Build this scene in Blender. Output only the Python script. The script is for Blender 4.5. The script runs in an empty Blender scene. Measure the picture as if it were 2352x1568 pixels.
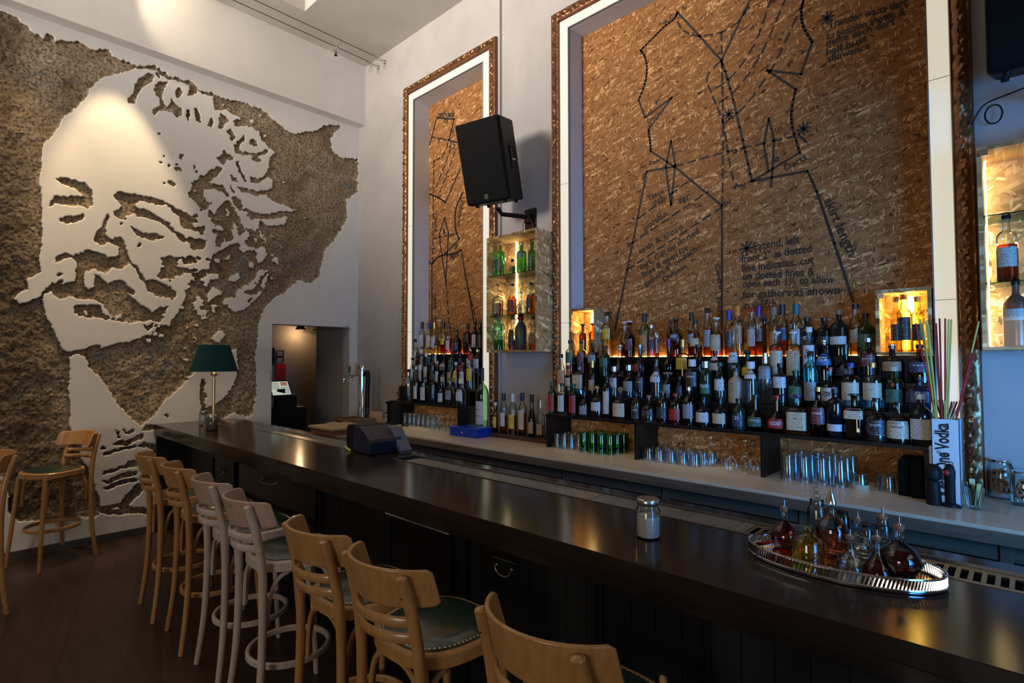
import bpy, bmesh, math, random
import numpy as np
from mathutils import Vector, Matrix, Euler
random.seed(7)
sc = bpy.context.scene
col = sc.collection
# ------------------------------------------------------------------ camera
W_PX, H_PX, F_PX = 2352.0, 1568.0, 1248.5
YAW, PIT, ROL = (math.radians(a) for a in (133.3285, 1.97645, -0.0991))
CAM = Vector((6.42901771, -3.83097411, 1.72))
fw = Vector((math.cos(YAW)*math.cos(PIT), math.sin(YAW)*math.cos(PIT), math.sin(PIT)))
rt = Vector((math.sin(YAW), -math.cos(YAW), 0)); up = rt.cross(fw)
rt, up = rt*math.cos(ROL)+up*math.sin(ROL), up*math.cos(ROL)-rt*math.sin(ROL)
cam = bpy.data.cameras.new('camera'); cam.sensor_width = 36; cam.lens = 36*F_PX/W_PX
cam.clip_start = .02
camo = bpy.data.objects.new('camera', cam); col.objects.link(camo)
camo.matrix_world = Matrix(((rt.x, up.x, -fw.x, CAM.x), (rt.y, up.y, -fw.y, CAM.y), (rt.z, up.z, -fw.z, CAM.z), (0, 0, 0, 1)))
sc.camera = camo
def at(px, py, axis, val):
    """the point of the plane axis = val that the photo shows at pixel px, py"""
    d = fw*F_PX+rt*(px-W_PX/2)-up*(py-H_PX/2)
    t = (val-CAM[axis])/d[axis]
    return CAM+d*t
def depth(p): return (Vector(p)-CAM).dot(fw)
# ------------------------------------------------------------------ world, exposure, daylight
sc.view_settings.view_transform = 'Standard'
sc.view_settings.look = 'None'; sc.view_settings.gamma = 1; sc.view_settings.use_curve_mapping = False
sc.view_settings.exposure = 0.0
sc.cycles.transparent_max_bounces = 24
sc.cycles.max_bounces = 12
sc.cycles.caustics_reflective = False; sc.cycles.caustics_refractive = False
wd = bpy.data.worlds.new('world'); sc.world = wd; wd.use_nodes = True
wd.node_tree.nodes['Background'].inputs[0].default_value = (.55, .7, 1, 1)
wd.node_tree.nodes['Background'].inputs[1].default_value = .06
def area(name, loc, rot, sx, sy, power, color, spread=None):
    l = bpy.data.lights.new(name, 'AREA'); l.shape = 'RECTANGLE'; l.size = sx; l.size_y = sy
    l.energy = power; l.color = color
    if spread: l.spread = spread
    o = bpy.data.objects.new(name, l); col.objects.link(o); o.location = loc; o.rotation_euler = rot
    return o
R = math.radians
# daylight entering by the window openings of the two walls behind the camera
area('daylight_low', (8.72, -2.65, 1.55), (R(90), 0, R(45)), 1.6, 1.3, 42, (.06, .36, 1.0), R(76))
area('daylight_side', (8.82, -2.65, 3.2), (R(97), 0, R(90)), 2.6, 1.4, 13, (.90, .94, 1.0), R(120))
area('daylight_front', (2.7, -8.38, 3.9), (R(111), 0, 0), 1.1, 1.8, 165, (1.0, .935, .865), R(66))
area('daylight_front', (.9, -8.38, 3.9), (R(111), 0, 0), .8, 1.8, 30, (1.0, .935, .865), R(66))
area('daylight_near', (6.4, -8.3, 1.75), (R(90), 0, R(10)), 1.6, 1.3, 56, (1.0, .93, .82))
def spot(name, loc, target, power, color, size, blend=.5, rad=.02):
    l = bpy.data.lights.new(name, 'SPOT'); l.energy = power; l.color = color; l.spot_size = R(size); l.spot_blend = blend; l.shadow_soft_size = rad
    o = bpy.data.objects.new(name, l); col.objects.link(o); o.location = loc
    o.rotation_euler = (Vector(target)-Vector(loc)).to_track_quat('-Z', 'Y').to_euler()
    return o
# ------------------------------------------------------------------ materials
def mat(name, color=(.5, .5, .5), rough=.5, metal=0, spec=.5, emit=None, es=0, coat=0):
    m = bpy.data.materials.new(name); m.use_nodes = True
    b = m.node_tree.nodes['Principled BSDF']
    b.inputs['Base Color'].default_value = (*color, 1); b.inputs['Roughness'].default_value = rough
    b.inputs['Metallic'].default_value = metal; b.inputs['Specular IOR Level'].default_value = spec
    if coat: b.inputs['Coat Weight'].default_value = coat; b.inputs['Coat Roughness'].default_value = .08
    if emit: b.inputs['Emission Color'].default_value = (*emit, 1); b.inputs['Emission Strength'].default_value = es
    return m
def N(m, t, **kw):
    n = m.node_tree.nodes.new(t)
    for k, v in kw.items(): setattr(n, k, v)
    return n
def L(m, a, b): m.node_tree.links.new(a, b)
def bsdf(m): return m.node_tree.nodes['Principled BSDF']
def coords(m, scale=(1, 1, 1), rot=(0, 0, 0)):
    tc = N(m, 'ShaderNodeTexCoord'); mp = N(m, 'ShaderNodeMapping')
    mp.inputs['Scale'].default_value = scale; mp.inputs['Rotation'].default_value = rot
    L(m, tc.outputs['Object'], mp.inputs[0]); return mp.outputs[0]
def noise(m, vec, scale, detail=4, rough=.6, dist=0):
    n = N(m, 'ShaderNodeTexNoise'); n.inputs['Scale'].default_value = scale; n.inputs['Detail'].default_value = detail
    n.inputs['Roughness'].default_value = rough; n.inputs['Distortion'].default_value = dist
    L(m, vec, n.inputs['Vector']); return n.outputs['Fac']
def ramp(m, fac, stops):
    r = N(m, 'ShaderNodeValToRGB'); e = r.color_ramp.elements
    while len(e) < len(stops): e.new(.5)
    for k, (p, c) in enumerate(stops): e[k].position = p; e[k].color = (*c, 1) if len(c) == 3 else c
    L(m, fac, r.inputs[0]); return r.outputs[0]
def bump(m, h, strength=.3, dist=.01):
    b = N(m, 'ShaderNodeBump'); b.inputs['Strength'].default_value = strength; b.inputs['Distance'].default_value = dist
    L(m, h, b.inputs['Height']); L(m, b.outputs[0], bsdf(m).inputs['Normal']); return b
def mix(m, fac, a, b, bt='MIX'):
    n = N(m, 'ShaderNodeMix'); n.data_type = 'RGBA'; n.blend_type = bt
    for k, v in ((0, fac), (6, a), (7, b)):
        if isinstance(v, (int, float)): n.inputs[k].default_value = v
        elif isinstance(v, tuple): n.inputs[k].default_value = (*v, 1)
        else: L(m, v, n.inputs[k])
    return n.outputs[2]
def plaster(name, c0, c1, rough=.75, sc_=1.0, patch=(.5, .42, .33)):
    m = mat(name, c0, rough, spec=.3); v = coords(m)
    f = noise(m, v, 1.1*sc_, 6, .62, .6); f2 = noise(m, v, 9*sc_, 4, .6)
    c = ramp(m, f, [(.3, c0), (.7, c1)])
    s = ramp(m, noise(m, v, .8, 7, .7, 1.2), [(.6, (0, 0, 0)), (.78, (1, 1, 1))])
    c = mix(m, mix(m, 1.0, s, (.35, .35, .35), 'MULTIPLY'), c, patch)
    L(m, c, bsdf(m).inputs['Base Color']); bump(m, f2, .12, .01); return m
def wood(name, c0, c1, rough=.4, scale=1, axis=0, coat=0, strength=.05):
    m = mat(name, c0, rough, coat=coat)
    s = [14*scale]*3; s[axis] = 1.1*scale
    v = coords(m, tuple(s)); f = noise(m, v, 2.2, 6, .62, 1.4)
    L(m, ramp(m, f, [(.3, c0), (.7, c1)]), bsdf(m).inputs['Base Color']); bump(m, f, strength, .004); return m
def osb(name, tone=(1, 1, 1), flake=1.0, plane='xz'):
    m = mat(name, (.4, .25, .12), .72, spec=.25)
    tc = N(m, 'ShaderNodeTexCoord').outputs['Object']
    cur = None; h = None
    for k, (ang, sx, sy, thr) in enumerate([(15, 10, 40, .0), (-40, 10, 46, .36), (66, 10, 44, .42), (-16, 9, 48, .46), (-78, 11, 50, .50), (38, 9, 56, .52), (88, 12, 60, .55)]):
        mp0 = N(m, 'ShaderNodeMapping'); mp = N(m, 'ShaderNodeMapping')
        a = R(ang)
        mp0.inputs['Rotation'].default_value = (0, a, 0) if plane == 'xz' else (a, 0, 0)
        s = (sx/flake, 1, sy/flake) if plane == 'xz' else (1, sx/flake, sy/flake)
        mp.inputs['Scale'].default_value = s; mp.inputs['Location'].default_value = (k*3.1, 0 if plane == 'xz' else k*2.3, k*1.7)
        L(m, tc, mp0.inputs[0]); L(m, mp0.outputs[0], mp.inputs[0])
        v = N(m, 'ShaderNodeTexVoronoi'); v.inputs['Scale'].default_value = 1; v.inputs['Randomness'].default_value = 1
        L(m, mp.outputs[0], v.inputs['Vector'])
        sep = N(m, 'ShaderNodeSeparateColor'); L(m, v.outputs['Color'], sep.inputs[0])
        t = tuple(tone)
        c = ramp(m, sep.outputs[0], [(.0, (.07*t[0], .035*t[1], .015*t[2])), (.07, (.27*t[0], .15*t[1], .065*t[2])), (.50, (.37*t[0], .215*t[1], .098*t[2])), (.84, (.47*t[0], .29*t[1], .15*t[2])), (1, (.88*t[0], .68*t[1], .43*t[2]))])
        if cur is None: cur = c; h = sep.outputs[0]
        else:
            gt = N(m, 'ShaderNodeMath', operation='GREATER_THAN'); gt.inputs[1].default_value = thr+.12
            L(m, sep.outputs[1], gt.inputs[0])
            d = N(m, 'ShaderNodeMath', operation='LESS_THAN'); d.inputs[1].default_value = .36
            L(m, v.outputs['Distance'], d.inputs[0])
            mu = N(m, 'ShaderNodeMath', operation='MULTIPLY'); L(m, gt.outputs[0], mu.inputs[0]); L(m, d.outputs[0], mu.inputs[1])
            cur = mix(m, mu.outputs[0], cur, c)
            h = mix(m, mu.outputs[0], h, sep.outputs[2])
    L(m, cur, bsdf(m).inputs['Base Color']); bump(m, h, .25, .003); return m

M = {}
M['wall'] = plaster('wall_plaster', (.39, .355, .325), (.50, .46, .425))
M['wall2'] = plaster('beam_plaster', (.66, .63, .60), (.76, .73, .69))
M['ceil'] = plaster('ceiling_plaster', (.46, .42, .38), (.58, .54, .50))
M['reveal'] = plaster('niche_reveal', (.60, .60, .60), (.70, .70, .69))
M['osb'] = osb('osb_panel', (.90, .65, .42), .66)
M['osbbox'] = osb('osb_box', (1.45, 1.45, 1.35), 1.1)
M['osbside'] = osb('osb_box_side', (1.45, 1.45, 1.35), 1.1, 'yz')
M['ink'] = mat('marker_ink', (.012, .011, .010), .6)
M['black'] = mat('black_lacquer', (.008, .007, .006), .38, spec=.3)
M['blackw'] = wood('black_wood', (.0035, .004, .0035), (.009, .009, .007), .5, axis=2)
M['top'] = wood('bar_top_wood', (.016, .010, .007), (.034, .021, .014), .15, .8, 0, strength=.03)
bsdf(M['top']).inputs['Specular IOR Level'].default_value = .2
M['counter'] = wood('counter_wood', (.62, .48, .32), (.76, .62, .44), .28, 1, 0, coat=.2)
M['counterf'] = wood('counter_edge', (.11, .075, .048), (.18, .125, .082), .5, 1, 0)
M['oak'] = wood('board_wood', (.42, .27, .14), (.58, .40, .23), .5, 1, 0)
M['steel'] = mat('brushed_steel', (.55, .54, .52), .28, 1)
M['chrome'] = mat('chrome', (.85, .85, .86), .08, 1)
M['brass'] = mat('brass', (.75, .50, .22), .22, 1)
M['brassh'] = mat('dull_brass', (.55, .50, .36), .3, 1)
M['leather'] = mat('green_leather', (.016, .034, .022), .25, coat=.3)
M['beech'] = wood('beech_wood', (.37, .175, .055), (.52, .27, .095), .32, 1.2, 2, coat=.3)
M['pale'] = wood('pale_washed_wood', (.46, .36, .29), (.60, .50, .42), .45, 1.2, 2)
M['palecrest'] = wood('pale_crest', (.40, .26, .20), (.52, .36, .28), .42, 1.2, 0)
M['teal'] = mat('teal_shade_fabric', (.002, .036, .042), .8, spec=.2)
M['white'] = mat('white_paint', (.75, .74, .70), .5)
M['paper'] = mat('paper', (.75, .75, .75), .6)
M['navy'] = mat('navy_plastic', (.006, .012, .035), .4)
M['greyp'] = mat('grey_plastic', (.10, .115, .16), .4)
M['blue'] = mat('blue_enamel', (.006, .05, .42), .3)
M['red'] = mat('red_paint', (.55, .02, .02), .4)
M['dark'] = mat('dark_void', (.01, .01, .01), .8)
M['rubber'] = mat('black_rubber', (.008, .008, .008), .5, spec=.2)
M['grille'] = mat('speaker_grille', (.007, .007, .007), .7, spec=.08)
M['gold'] = mat('antique_gold', (.27, .12, .05), .33, .7)
M['goldl'] = mat('gold_fillet', (.17, .065, .03), .45, .4)
M['yellow'] = mat('yellow_plastic', (.65, .55, .06), .4)
for m_, s_ in (('leather', 60), ('grille', 400)):
    bump(M[m_], noise(M[m_], coords(M[m_]), s_, 2), .15, .002)
# lit things
def lit(name, c, s): return mat(name, (.35, .35, .33), .4, emit=c, es=s)
M['strip'] = lit('lit_acrylic', (1.0, .93, .72), .62)
M['led'] = lit('led_warm', (1.0, .62, .18), 14)
M['ledw'] = lit('led_white', (1.0, .80, .42), 16)
M['ledg'] = lit('led_gold', (1.0, .60, .14), 22)
M['bulb'] = lit('bulb_warm', (1.0, .62, .25), 30)
M['screen'] = lit('screen', (.75, .85, .72), .55)
def thin_glass(name, tint=(.95, .97, .96), rough=.02, refl=.75, edge=.55):
    m = bpy.data.materials.new(name); m.use_nodes = True; nt = m.node_tree; nt.nodes.clear()
    o = nt.nodes.new('ShaderNodeOutputMaterial'); t = nt.nodes.new('ShaderNodeBsdfTransparent'); g = nt.nodes.new('ShaderNodeBsdfGlossy')
    mx = nt.nodes.new('ShaderNodeMixShader'); lw = nt.nodes.new('ShaderNodeLayerWeight'); lw.inputs['Blend'].default_value = .22
    t.inputs[0].default_value = (*tint, 1); g.inputs['Roughness'].default_value = rough; g.inputs[0].default_value = (1, 1, 1, 1)
    # towards the rim the ray runs through more glass: the tint deepens there
    cm = nt.nodes.new('ShaderNodeMix'); cm.data_type = 'RGBA'; cm.inputs[6].default_value = (*tint, 1); cm.inputs[7].default_value = (*[c**3*edge for c in tint], 1)
    nt.links.new(lw.outputs['Facing'], cm.inputs[0]); nt.links.new(cm.outputs[2], t.inputs[0])
    mm = nt.nodes.new('ShaderNodeMath'); mm.operation = 'MULTIPLY_ADD'; mm.inputs[1].default_value = refl; mm.inputs[2].default_value = .035*refl/.75
    nt.links.new(lw.outputs['Fresnel'], mm.inputs[0])
    nt.links.new(mm.outputs[0], mx.inputs[0]); nt.links.new(t.outputs[0], mx.inputs[1]); nt.links.new(g.outputs[0], mx.inputs[2])
    nt.links.new(mx.outputs[0], o.inputs[0]); return m
M['pane'] = thin_glass('pane_glass', (.93, .95, .93), refl=.12)
def liquid(name, c):
    m = bpy.data.materials.new(name); m.use_nodes = True; nt = m.node_tree; nt.nodes.clear()
    o = nt.nodes.new('ShaderNodeOutputMaterial'); g = nt.nodes.new('ShaderNodeBsdfRefraction'); g.inputs['Color'].default_value = (*c, 1); g.inputs['IOR'].default_value = 1.33
    g.inputs['Roughness'].default_value = 0
    t = nt.nodes.new('ShaderNodeBsdfTransparent'); t.inputs[0].default_value = (*c, 1)
    mx = nt.nodes.new('ShaderNodeMixShader'); mx.inputs[0].default_value = .55
    nt.links.new(g.outputs[0], mx.inputs[1]); nt.links.new(t.outputs[0], mx.inputs[2]); nt.links.new(mx.outputs[0], o.inputs[0]); return m
GL = {'c': ('clear', (.90, .93, .91)), 'g': ('green', (.22, .60, .28)), 'b': ('brown', (.34, .12, .03)), 'a': ('aqua', (.35, .75, .72)),
      'u': ('blue', (.22, .72, .90)), 'y': ('yellow tinted', (.85, .80, .40)), 'o': ('olive', (.30, .28, .06)), 'l': ('light green', (.55, .78, .55))}
GM = {k: thin_glass(v[0].replace(' ', '_')+'_glass', v[1], refl=.9) for k, v in GL.items()}
GM['e'] = thin_glass('green_tumbler_glass', (.22, .80, .25), .03, 1.0, .9)
GM['w'] = thin_glass('tumbler_glass', (.95, .98, .99), .09, .75, .9)
GO = {'k': ('black', mat('black_glass', (.006, .007, .008), .06)), 'w': ('cream ceramic', mat('cream_ceramic', (.42, .31, .21), .35)),
      'G': ('dark green', mat('dark_green_glass', (.006, .030, .016), .06)), 'n': ('navy', mat('navy_glass', (.006, .012, .04), .07)),
      'p': ('copper', mat('copper_glass', (.30, .13, .10), .25, .4)), 's': ('grey', mat('grey_siphon', (.10, .105, .10), .3))}
LQ = {'a': (.86, .38, .07), 'r': (.74, .08, .04), 'd': (.34, .09, .03), 'q': (.85, .50, .36), 'y': (.93, .80, .42), 'o': (.90, .38, .03), 'c': (.95, .97, .97), 'g': (.2, .7, .2), 't': (.35, .80, .88)}
LM = {k: liquid('liquid_'+k, v) for k, v in LQ.items()}
CP = {'k': ('black', (.012, .012, .014), .3, 0), 'g': ('gold', (.60, .42, .14), .25, .9), 's': ('silver', (.65, .66, .70), .22, .9), 'w': ('white', (.75, .73, .70), .4, 0),
      'r': ('red', (.40, .02, .02), .35, 0), 'b': ('blue', (.02, .05, .30), .35, 0), 't': ('teal', (.01, .13, .15), .4, 0), 'o': ('orange', (.75, .24, .02), .35, 0),
      'p': ('purple', (.10, .02, .20), .35, 0), 'n': ('cork brown', (.28, .14, .07), .5, 0), 'G': ('green', (.01, .10, .04), .4, 0), 'm': ('maroon', (.16, .015, .03), .35, 0)}
CM = {k: mat('cap_'+v[0].replace(' ', '_'), v[1], v[2], v[3]) for k, v in CP.items()}
LB = {'w': ('white', (.62, .62, .60)), 'c': ('cream', (.60, .50, .33)), 'k': ('black', (.012, .012, .015)), 'r': ('red', (.42, .03, .03)), 'b': ('blue', (.02, .16, .42)),
      'y': ('yellow', (.72, .50, .06)), 'g': ('grey', (.28, .29, .31)), 'G': ('green', (.02, .10, .05)), 'o': ('orange', (.60, .26, .10)), 't': ('tan', (.42, .30, .18)),
      'm': ('maroon', (.13, .02, .03)), 'n': ('navy', (.01, .025, .07)), 'p': ('pink', (.55, .35, .33))}
def label_mat(k):
    nm, c = LB[k]; m = mat('label_'+nm, c, .38)
    v = coords(m, (1, 1, 1)); lines = N(m, 'ShaderNodeTexWave'); lines.wave_type = 'BANDS'; lines.bands_direction = 'Z'
    lines.inputs['Scale'].default_value = 28; lines.inputs['Distortion'].default_value = 1.5; L(m, v, lines.inputs['Vector'])
    n = noise(m, coords(m, (90, 90, 50)), 2.2, 3)
    a = N(m, 'ShaderNodeMath', operation='GREATER_THAN'); a.inputs[1].default_value = .62; L(m, lines.outputs['Fac'], a.inputs[0])
    b = N(m, 'ShaderNodeMath', operation='GREATER_THAN'); b.inputs[1].default_value = .54; L(m, n, b.inputs[0])
    mu = N(m, 'ShaderNodeMath', operation='MULTIPLY'); L(m, a.outputs[0], mu.inputs[0]); L(m, b.outputs[0], mu.inputs[1])
    dark = sum(c) > .35
    L(m, mix(m, mu.outputs[0], c, tuple(x*.22 for x in c) if dark else tuple(min(1, x+.30) for x in c)), bsdf(m).inputs['Base Color']); return m
LBM = {k: label_mat(k) for k in LB}
# ------------------------------------------------------------------ mesh helpers
def link(o, parent=None):
    col.objects.link(o)
    if parent is not None: o.parent = parent
    return o
def setp(o, label=None, cat=None, group=None, kind=None):
    for k, v in (('label', label), ('category', cat), ('group', group), ('kind', kind)):
        if v: o[k] = v
    return o
LABELS = []
def thing(name, label, cat, loc=(0, 0, 0), rz=0, group=None):
    o = bpy.data.objects.new(name, None); o.empty_display_size = .05; link(o); o.location = loc; o.rotation_euler = (0, 0, rz)
    return setp(o, label, cat, group)
class B:
    def __init__(s): s.v = []; s.f = []; s.m = []; s.sm = []
    def add(s, vs, fs, smooth=False, mi=0):
        n = len(s.v); s.v += [tuple(v) for v in vs]
        for f in fs: s.f.append([i+n for i in f]); s.m.append(mi); s.sm.append(smooth)
        return s
    def box(s, x0, x1, y0, y1, z0, z1, mi=0, rot=None, piv=None):
        vs = [Vector((x, y, z)) for x in (x0, x1) for y in (y0, y1) for z in (z0, z1)]
        if rot is not None:
            p = Vector(piv if piv is not None else ((x0+x1)/2, (y0+y1)/2, (z0+z1)/2)); vs = [p+rot@(v-p) for v in vs]
        return s.add(vs, [(0, 1, 3, 2), (4, 6, 7, 5), (0, 4, 5, 1), (2, 3, 7, 6), (0, 2, 6, 4), (1, 5, 7, 3)], mi=mi)
    def lathe(s, prof, c=(0, 0, 0), n=20, sq=0, mi=0, caps=True, a0=0, a1=None, rx=1, ry=1):
        """prof: (r, z, squareness) rings; sq>0 pushes the section towards a rounded square"""
        full = a1 is None; a1 = a0+2*math.pi if full else a1
        k = n if full else n+1; rings = []
        for p in prof:
            r, z = p[0], p[1]; q = p[2] if len(p) > 2 else sq; ring = []
            for i in range(k):
                a = a0+(a1-a0)*i/n; ca, sa = math.cos(a), math.sin(a)
                e = 1/((abs(ca)**(2+6*q)+abs(sa)**(2+6*q))**(1/(2+6*q))) if q else 1
                ring.append((c[0]+r*e*ca*rx, c[1]+r*e*sa*ry, c[2]+z))
            rings.append(ring)
        vs = [v for r in rings for v in r]; fs = []
        for j in range(len(prof)-1):
            for i in range(n):
                i2 = (i+1) % k if full else i+1
                fs.append((j*k+i, j*k+i2, (j+1)*k+i2, (j+1)*k+i))
        if caps and full: fs.append(tuple(range(k))[::-1]); fs.append(tuple((len(prof)-1)*k+i for i in range(k)))
        return s.add(vs, fs, True, mi)
    def tube(s, pts, r, n=10, closed=False, mi=0, caps=True, flat=None):
        """sweep a circle (or an ellipse, flat=(a,b) with b along up) through pts; r scalar or list"""
        pts = [Vector(p) for p in pts]; m = len(pts); rs = r if isinstance(r, (list, tuple)) else [r]*m
        vs = []; prev = None
        for i, p in enumerate(pts):
            if closed: d = pts[(i+1) % m]-pts[i-1]
            else: d = pts[min(i+1, m-1)]-pts[max(i-1, 0)]
            d.normalize()
            if flat: u = d.cross(Vector((0, 0, 1))).normalized(); w = u.cross(d)
            else:
                if prev is None: prev = d.orthogonal().normalized()
                u = (prev-d*prev.dot(d)).normalized(); prev = u; w = d.cross(u)
            for k in range(n):
                a = 2*math.pi*k/n
                if flat:
                    ca, sa = math.cos(a), math.sin(a); e = 1/((abs(ca)**5+abs(sa)**5)**.2)
                    vs.append(p+u*ca*e*flat[0]*rs[i]+w*sa*e*flat[1]*rs[i])
                else: vs.append(p+(u*math.cos(a)+w*math.sin(a))*rs[i])
        fs = []
        for i in range(m if closed else m-1):
            j = (i+1) % m
            for k in range(n): fs.append((i*n+k, i*n+(k+1) % n, j*n+(k+1) % n, j*n+k))
        if caps and not closed: fs.append(tuple(range(n))[::-1]); fs.append(tuple((m-1)*n+k for k in range(n)))
        return s.add(vs, fs, True, mi)
    def sphere(s, c, r, n=12, rx=1, ry=1, rz=1, mi=0):
        k = max(4, n//2); prof = [(max(.0005, r*math.sin(math.pi*i/k)), -r*rz*math.cos(math.pi*i/k)) for i in range(k+1)]
        return s.lathe(prof, c, n, mi=mi, rx=rx, ry=ry)
    def obj(s, name, mats, parent=None, bevel=0, world=None, auto=True):
        me = bpy.data.meshes.new(name)
        vs = s.v
        if world is not None: w = Vector(world); vs = [tuple(Vector(v)-w) for v in vs]
        me.from_pydata(vs, [], s.f); me.validate()
        for m in (mats if isinstance(mats, (list, tuple)) else [mats]): me.materials.append(m)
        if len(me.polygons) == len(s.f):
            me.polygons.foreach_set('material_index', s.m); me.polygons.foreach_set('use_smooth', s.sm)
        me.update()
        o = bpy.data.objects.new(name, me); link(o, parent)
        if any(s.sm): 
            try: me.set_sharp_from_angle(angle=R(42))
            except Exception: pass
        if bevel:
            b = o.modifiers.new('bevel', 'BEVEL'); b.width = bevel; b.segments = 2; b.limit_method = 'ANGLE'; b.angle_limit = R(50)
        return o
def one(name, b, mats, label, cat, loc=None, bevel=0, group=None):
    """a thing that is a single mesh; loc becomes its origin"""
    o = b.obj(name, mats, None, bevel, world=loc)
    if loc is not None: o.location = loc
    return setp(o, label, cat, group)
def struct(name, b, mats, bevel=0, parent=None):
    o = b.obj(name, mats, parent, bevel); o['kind'] = 'structure'; return o
def dup(root, loc=None, rz=None, label=None, group=None):
    r = root.copy(); link(r)
    if loc is not None: r.location = loc
    if rz is not None: r.rotation_euler = (0, 0, rz)
    if label: r['label'] = label
    if group: r['group'] = group
    for ch in list(root.children):
        c = ch.copy(); link(c, r)
        for g in list(ch.children):
            d = g.copy(); link(d, c)
    return r
def text_mesh(s, bold=0):
    cu = bpy.data.curves.new('t', 'FONT'); cu.body = s; cu.offset = bold; cu.resolution_u = 3
    o = bpy.data.objects.new('t', cu); col.objects.link(o)
    dg = bpy.context.evaluated_depsgraph_get(); dg.update()
    me = o.evaluated_get(dg).to_mesh(); vs = np.array([v.co[:] for v in me.vertices]) if len(me.vertices) else np.zeros((0, 3)); fs = [tuple(p.vertices) for p in me.polygons]
    o.to_mesh_clear(); bpy.data.objects.remove(o); bpy.data.curves.remove(cu)
    return vs, fs
TXT = {}
def text_cached(s, bold=0):
    if (s, bold) not in TXT: TXT[(s, bold)] = text_mesh(s, bold)
    return TXT[(s, bold)]
def add_text(b, s, p0, p1, nrm, hgt=None, bold=.012, lift=.001, wob=0):
    """write s from world point p0 to p1 on the surface with normal nrm"""
    vs, fs = text_cached(s, bold)
    if len(vs) == 0: return
    p0, p1, nrm = Vector(p0), Vector(p1), Vector(nrm); u = p1-p0; Lw = u.length; u = u.normalized(); w = nrm.cross(u)
    x0, x1 = vs[:, 0].min(), vs[:, 0].max(); k = Lw/(x1-x0); kh = k if hgt is None else hgt/.72
    b.add([p0+u*((v[0]-x0)*k)+w*(v[1]*kh+wob*math.sin(v[0]*4))+nrm*lift for v in vs], fs)
# ------------------------------------------------------------------ the room
CEIL, XE, YF = 5.62, 8.9, -8.5
M['floor'] = wood('floor_planks', (.030, .015, .009), (.062, .033, .020), .42, .55, 0, strength=.1)
def planks():
    m = M['floor']; b_ = N(m, 'ShaderNodeTexBrick'); b_.offset = .37; b_.inputs['Scale'].default_value = 1
    b_.inputs['Brick Width'].default_value = 1.7; b_.inputs['Row Height'].default_value = .165; b_.inputs['Mortar Size'].default_value = .0022
    b_.inputs['Color1'].default_value = (.75, .75, .75, 1); b_.inputs['Color2'].default_value = (1.15, 1.15, 1.15, 1); b_.inputs['Mortar'].default_value = (.2, .2, .2, 1)
    L(m, coords(m, rot=(0, 0, R(14))), b_.inputs['Vector'])
    old = bsdf(m).inputs['Base Color'].links[0].from_socket
    L(m, mix(m, 1.0, old, b_.outputs['Color'], 'MULTIPLY'), bsdf(m).inputs['Base Color'])
planks()
struct('floor', B().box(-4, XE+.2, YF-.2, 3.2, -.1, 0), M['floor'])
b = B(); RX, RY = .673, -1.09            # the ceiling with the corner of a raised light well
b.box(-.2, RX-.0, YF-.2, .25, CEIL, CEIL+.5); b.box(RX, XE+.2, RY, .25, CEIL, CEIL+.5)
b.box(RX, XE+.2, YF-.2, -5.4, CEIL, CEIL+.5); b.box(4.2, XE+.2, -5.4, RY, CEIL, CEIL+.5); b.box(RX, 4.2, -5.4, RY, CEIL+.32, CEIL+.5)
struct('ceiling', b, M['ceil'])
# mural wall (x = 0) with its doorway; the carved plaster skin lies on it
DY0, DY1, DZ = -1.125, -.118, 2.155
b = B(); b.box(-.16, -.075, YF, DY0, 0, CEIL); b.box(-.16, -.075, DY0, DY1, DZ, CEIL); b.box(-.16, -.075, DY1, .25, 0, CEIL)
b.box(-.075, 0, YF, -3.8, 0, 4.82)
struct('wall_left', b, M['wall'])
b = B().box(-.075, .15, YF, .0, 4.83, CEIL)
struct('trim_1', b, M['wall2'])
# back-bar wall (y = 0) with two niches of depth .21
NL, NR, NT = (1.243, 2.431, 4.80), (3.511, 6.065, 4.71), .21
YR = .0
b = B()
b.box(-.16, 1.243, 0, .25, 0, CEIL); b.box(1.243, 2.431, 0, .25, NL[2], CEIL); b.box(2.431, 2.652, 0, .25, 0, CEIL)
b.box(1.243, 2.431, .215, .25, 0, NL[2]); b.box(1.243, 2.431, 0, .21, 0, .93)
b.box(2.652, 3.511, .03, .25, 0, CEIL); b.box(3.511, 6.065, .03, .25, NR[2], CEIL); b.box(6.065, XE, .03, .25, 0, CEIL)
b.box(3.511, 6.065, .215, .25, 0, NR[2]); b.box(3.511, 6.065, .03, .21, 0, .93)
struct('wall_right', b, M['wall'])
# walls behind the photographer, with window openings
b = B(); b.box(XE, XE+.2, YF, -4.1, 0, CEIL); b.box(XE, XE+.2, -1.2, .25, 0, CEIL); b.box(XE, XE+.2, -4.1, -1.2, 0, .8); b.box(XE, XE+.2, -4.1, -1.2, 4.0, CEIL)
struct('wall_end', b, M['wall'])
b = B(); OP = ((.45, 1.35), (2.1, 3.3))
b.box(-.16, .45, YF-.2, YF, 0, CEIL); b.box(1.35, 2.1, YF-.2, YF, 0, CEIL); b.box(3.3, 5.5, YF-.2, YF, 0, CEIL); b.box(7.3, XE+.2, YF-.2, YF, 0, CEIL)
for x0, x1 in OP: b.box(x0, x1, YF-.2, YF, 0, 2.9); b.box(x0, x1, YF-.2, YF, 4.9, CEIL)
b.box(5.5, 7.3, YF-.2, YF, 0, 1.0); b.box(5.5, 7.3, YF-.2, YF, 2.5, CEIL)
struct('wall_front', b, M['wall'])
def window(n, pts):
    b = B()
    for q in pts: b.box(*q)
    struct('window_%d' % n, b, M['white'])
window(1, [(XE+.05, XE+.12, -4.1+i*.967-.03, -4.1+i*.967+.03, .8, 4.0) for i in range(4)]+[(XE+.05, XE+.12, -4.1, -1.2, z, z+.06) for z in (.8, 2.3, 3.94)])
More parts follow.
